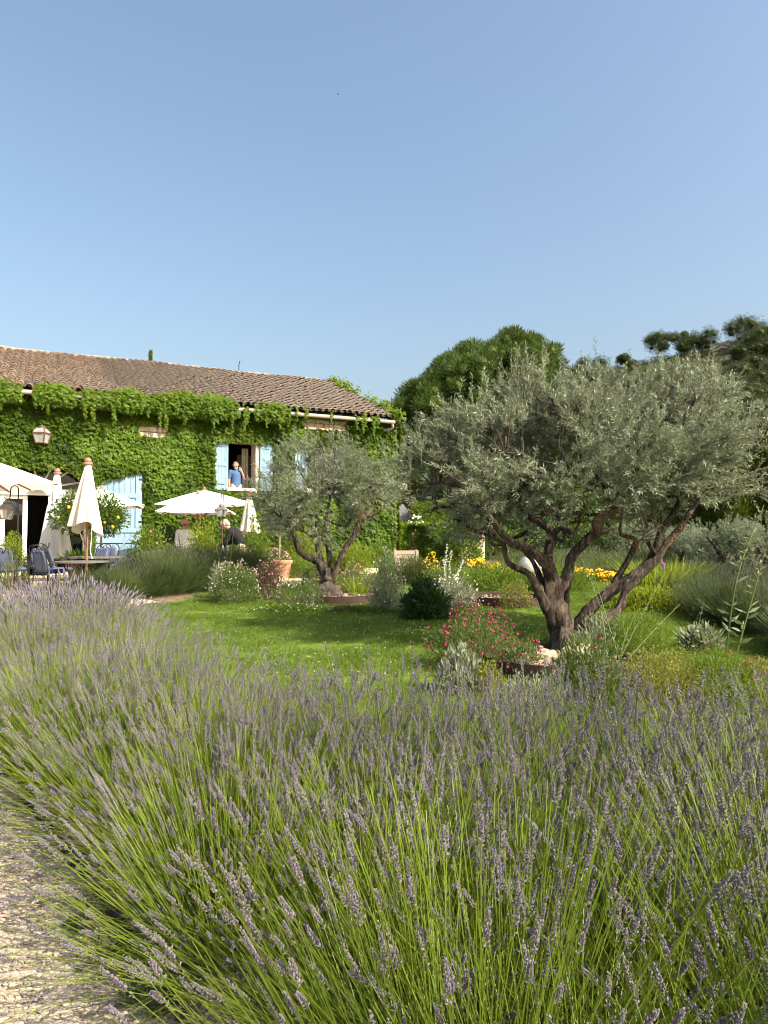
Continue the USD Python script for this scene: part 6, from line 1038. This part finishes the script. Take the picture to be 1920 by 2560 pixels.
def person(label, loc, face, J, top, legs, head_gear=None, sunglasses=False, beard=False, phone=False, sleeve='short', scale=1.0):
    """J: joints (x right, y forward, z up) of a figure about 1.75 m tall"""
    t = thing('person', label, 'person', loc, face, world=False, scale=scale); A = {k: np.array(v, float) for k, v in J.items()}
    hd = A['head']; fwd = nrm(A['look']); upv = nrm(hd - A['neck']); fwd = nrm(fwd - upv * np.dot(fwd, upv)); rt = np.cross(fwd, upv)
    L_ = lambda x, y, z: hd + rt * x + fwd * y + upv * z
    ch = [[(A['pelvis'], .145), (A['waist'], .135), (A['chest'], .155), (A['neck'] - upv * .05, .075), (A['neck'], .058), (hd - upv * .06, .062)],
          [(L_(0, -.015, .035), .095), (L_(0, .015, .02), .088), (L_(0, .035, -.07), .050)], [(L_(0, .092, .0), .012), (L_(0, .112, -.025), .016)], [(L_(-.088, 0, .0), .016), (L_(-.09, -.01, .03), .018)], [(L_(.088, 0, .0), .016), (L_(.09, -.01, .03), .018)], [(L_(-.05, .078, .03), .018), (L_(.05, .078, .03), .018)]]
    up_arm, tr_, hands = [], [], []
    for s in 'lr':
        sh, el, wr = A[s + 'sh'], A[s + 'el'], A[s + 'wr']; ch += [[(A['chest'] + (sh - A['chest']) * .5, .09), (sh, .062), (el, .045), (wr, .032)]]
        ax = nrm(A[s + 'hd'] - wr); pn = nrm(np.cross(ax, A[s + 'pn'])); pal = wr + ax * .085; ch += [[(wr, .028), (wr + ax * .04 , .033), (pal, .030)]]
        cu = nrm(np.cross(pn, ax)) * A[s + 'curl']
        for i, (o, ln) in enumerate(((-.030, .072), (-.010, .080), (.010, .075), (.029, .058))): k0 = pal + pn * o; k1 = k0 + nrm(ax + cu * .35) * ln * .5; k2 = k1 + nrm(ax + cu) * ln * .5; ch += [[(pal * .6 + (wr + pn * o) * .4, .011), (k0, .0095), (k1, .009), (k2, .0075)]]
        th0 = wr + ax * .03 - pn * .03; th1 = th0 + nrm(ax * .6 - pn * .8 + cu * .5) * .045; ch += [[(wr + ax * .02, .014), (th0, .013), (th1, .011), (th1 + nrm(ax + cu * .6) * .035, .009)]]
        up_arm.append([(A['chest'] + (sh - A['chest']) * .4, .115), (sh, .080), (el if sleeve == 'long' else sh + (el - sh) * .72, .062)] + ([(wr, .046)] if sleeve == 'long' else []))
        hp, kn, an = A[s + 'hp'], A[s + 'kn'], A[s + 'an']; ch += [[(hp, .095), (kn, .06), (an, .042)]]; tr_.append([(A['pelvis'] + (hp - A['pelvis']) * .6, .14), (hp, .108), (kn, .078), (an + np.array([0, 0, .04]), .064)])
        foot = an + np.array([0, .16, -.05]); part(t, 'shoe', hull_chain([[(an + np.array([0, -.03, -.045]), .042), (foot, .036)]], .03, 2), M_black, smooth=True)
    part(t, 'body', hull_chain(ch, .02), M_skin, smooth=True)
    part(t, 'top', hull_chain([[(A['pelvis'] + (A['waist'] - A['pelvis']) * .15, .168), (A['waist'], .160), (A['chest'], .178), (A['neck'] - upv * .07, .085)]] + up_arm, .03), top, smooth=True); part(t, 'trousers', hull_chain(tr_ + [[(A['pelvis'], .155), (A['pelvis'] + (A['waist'] - A['pelvis']) * .3, .15)]], .03), legs, smooth=True)
    for x in (-.034, .034): part(t, 'eye', blobs_mesh(L_(x, .093, .012)[None], .011, R(1), 1, 0), M_black)
    part(t, 'mouth', blobs_mesh(L_(0, .088, -.058)[None], np.array([[.020, .010, .006]]), R(1), 1, 0), M_lip)
    part(t, 'hair', hull_chain([[(L_(0, -.04, .04), .092), (L_(0, -.012, .058), .092)], [(L_(0, -.05, -.03), .075), (L_(0, -.04, .04), .090)]], .025, 3), M_hair, smooth=True)
    if beard: part(t, 'beard', hull_chain([[(L_(-.05, .045, -.075), .030), (L_(0, .075, -.098), .033)], [(L_(.05, .045, -.075), .030), (L_(0, .075, -.098), .033)]], .02, 2), M_hair, smooth=True)
    if head_gear is not None: cpm = part(t, 'cap', hull_chain([[(L_(0, -.03, .062), .100), (L_(0, .01, .062), .100)]], .025, 2), head_gear, smooth=True); part(cpm, 'peak', hull_chain([[(L_(-.05, .09, .055), .012), (L_(-.03, .17, .045), .010)], [(L_(-.03, .17, .045), .010), (L_(.03, .17, .045), .010)], [(L_(.03, .17, .045), .010), (L_(.05, .09, .055), .012)], [(L_(-.05, .09, .055), .012), (L_(.05, .09, .055), .012)], [(L_(0, .09, .055), .02), (L_(0, .17, .046), .011)]], .03, 2), head_gear)
    if sunglasses: part(t, 'sunglasses', hull_chain([[(L_(-.04, .10, .012), .022), (L_(-.03, .102, .010), .022)], [(L_(.03, .102, .010), .022), (L_(.04, .10, .012), .022)], [(L_(-.03, .108, .016), .006), (L_(.03, .108, .016), .006)], [(L_(-.06, .09, .02), .005), (L_(-.092, 0, .02), .005)], [(L_(.06, .09, .02), .005), (L_(.092, 0, .02), .005)]], .02, 1), M_black, smooth=True)
    if phone: p_ = A['lhd']; part(t, 'phone', beam(p_ + np.array([.0, -.03, -.04]), p_ + np.array([0, .035, .07]), .012, .065, up=(1, 0, 0)), M_black)
    return t
BASE = dict(pelvis=(0, 0, .95), waist=(0, 0, 1.10), chest=(0, 0, 1.30), neck=(0, .01, 1.50), head=(0, .04, 1.625), look=(0, 1, -.1), lsh=(-.19, 0, 1.40), rsh=(.19, 0, 1.40), lel=(-.24, -.02, 1.12), rel=(.24, -.02, 1.12), lwr=(-.25, .06, .88), rwr=(.25, .06, .88), lhd=(-.25, .10, .78), rhd=(.25, .10, .78), lpn=(1, 0, 0), rpn=(-1, 0, 0), lcurl=(.5), rcurl=(.5), lhp=(-.09, 0, .90), rhp=(.09, 0, .90), lkn=(-.10, .02, .49), rkn=(.10, .02, .49), lan=(-.10, 0, .09), ran=(.10, 0, .09))
# man in the window (x right in his own frame is the viewer's left when he faces us)
tw, _ = TZ(592, 1200, -.45); wf = math.atan2(HN[1], HN[0]) - math.pi / 2
person('person in blue T-shirt standing in the upper window with a phone', H(tw, -.55, wz0 - .80), wf, dict(BASE, head=(.03, .07, 1.62), look=(.35, 1, -.45), lel=(-.27, .10, 1.16), lwr=(-.15, .17, 1.42), lhd=(-.10, .10, 1.56), lpn=(0, 1, .3), lcurl=.6), M_tee, M_trou, None, False, True, True)
b = at(462, 1430, 20.0); fc = math.atan2(-b[1], -b[0]) - math.pi / 2
person('person in a pink cap, sunglasses and white shirt behind the citrus bush', b, fc, dict(BASE, look=(-.15, 1, -.1), lwr=(-.2, .2, .95), rwr=(.2, .2, .95), lhd=(-.16, .28, .95), rhd=(.16, .28, .95), lpn=(0, 0, 1), rpn=(0, 0, 1)), M_shirt, M_trou, M_cap, True, sleeve='long', scale=.95)
b = at(603, 1440, 19.3)
person('person in a black jacket and beige cap bending over the laid table', b, math.radians(80), dict(BASE, pelvis=(0, -.02, .93), waist=(0, .06, 1.08), chest=(0, .20, 1.25), neck=(0, .36, 1.40), head=(0, .45, 1.49), look=(0, .8, -.7), lsh=(-.19, .25, 1.31), rsh=(.19, .25, 1.31), lel=(-.24, .34, 1.05), rel=(.24, .36, 1.05), lwr=(-.16, .55, .90), rwr=(.16, .56, .92), lhd=(-.12, .63, .85), rhd=(.12, .64, .87), lpn=(1, 0, 0), rpn=(-1, 0, 0), lhp=(-.09, -.02, .88), rhp=(.09, -.02, .88)), M_blk, M_khaki, M_cap2, sleeve='long', scale=1.02)
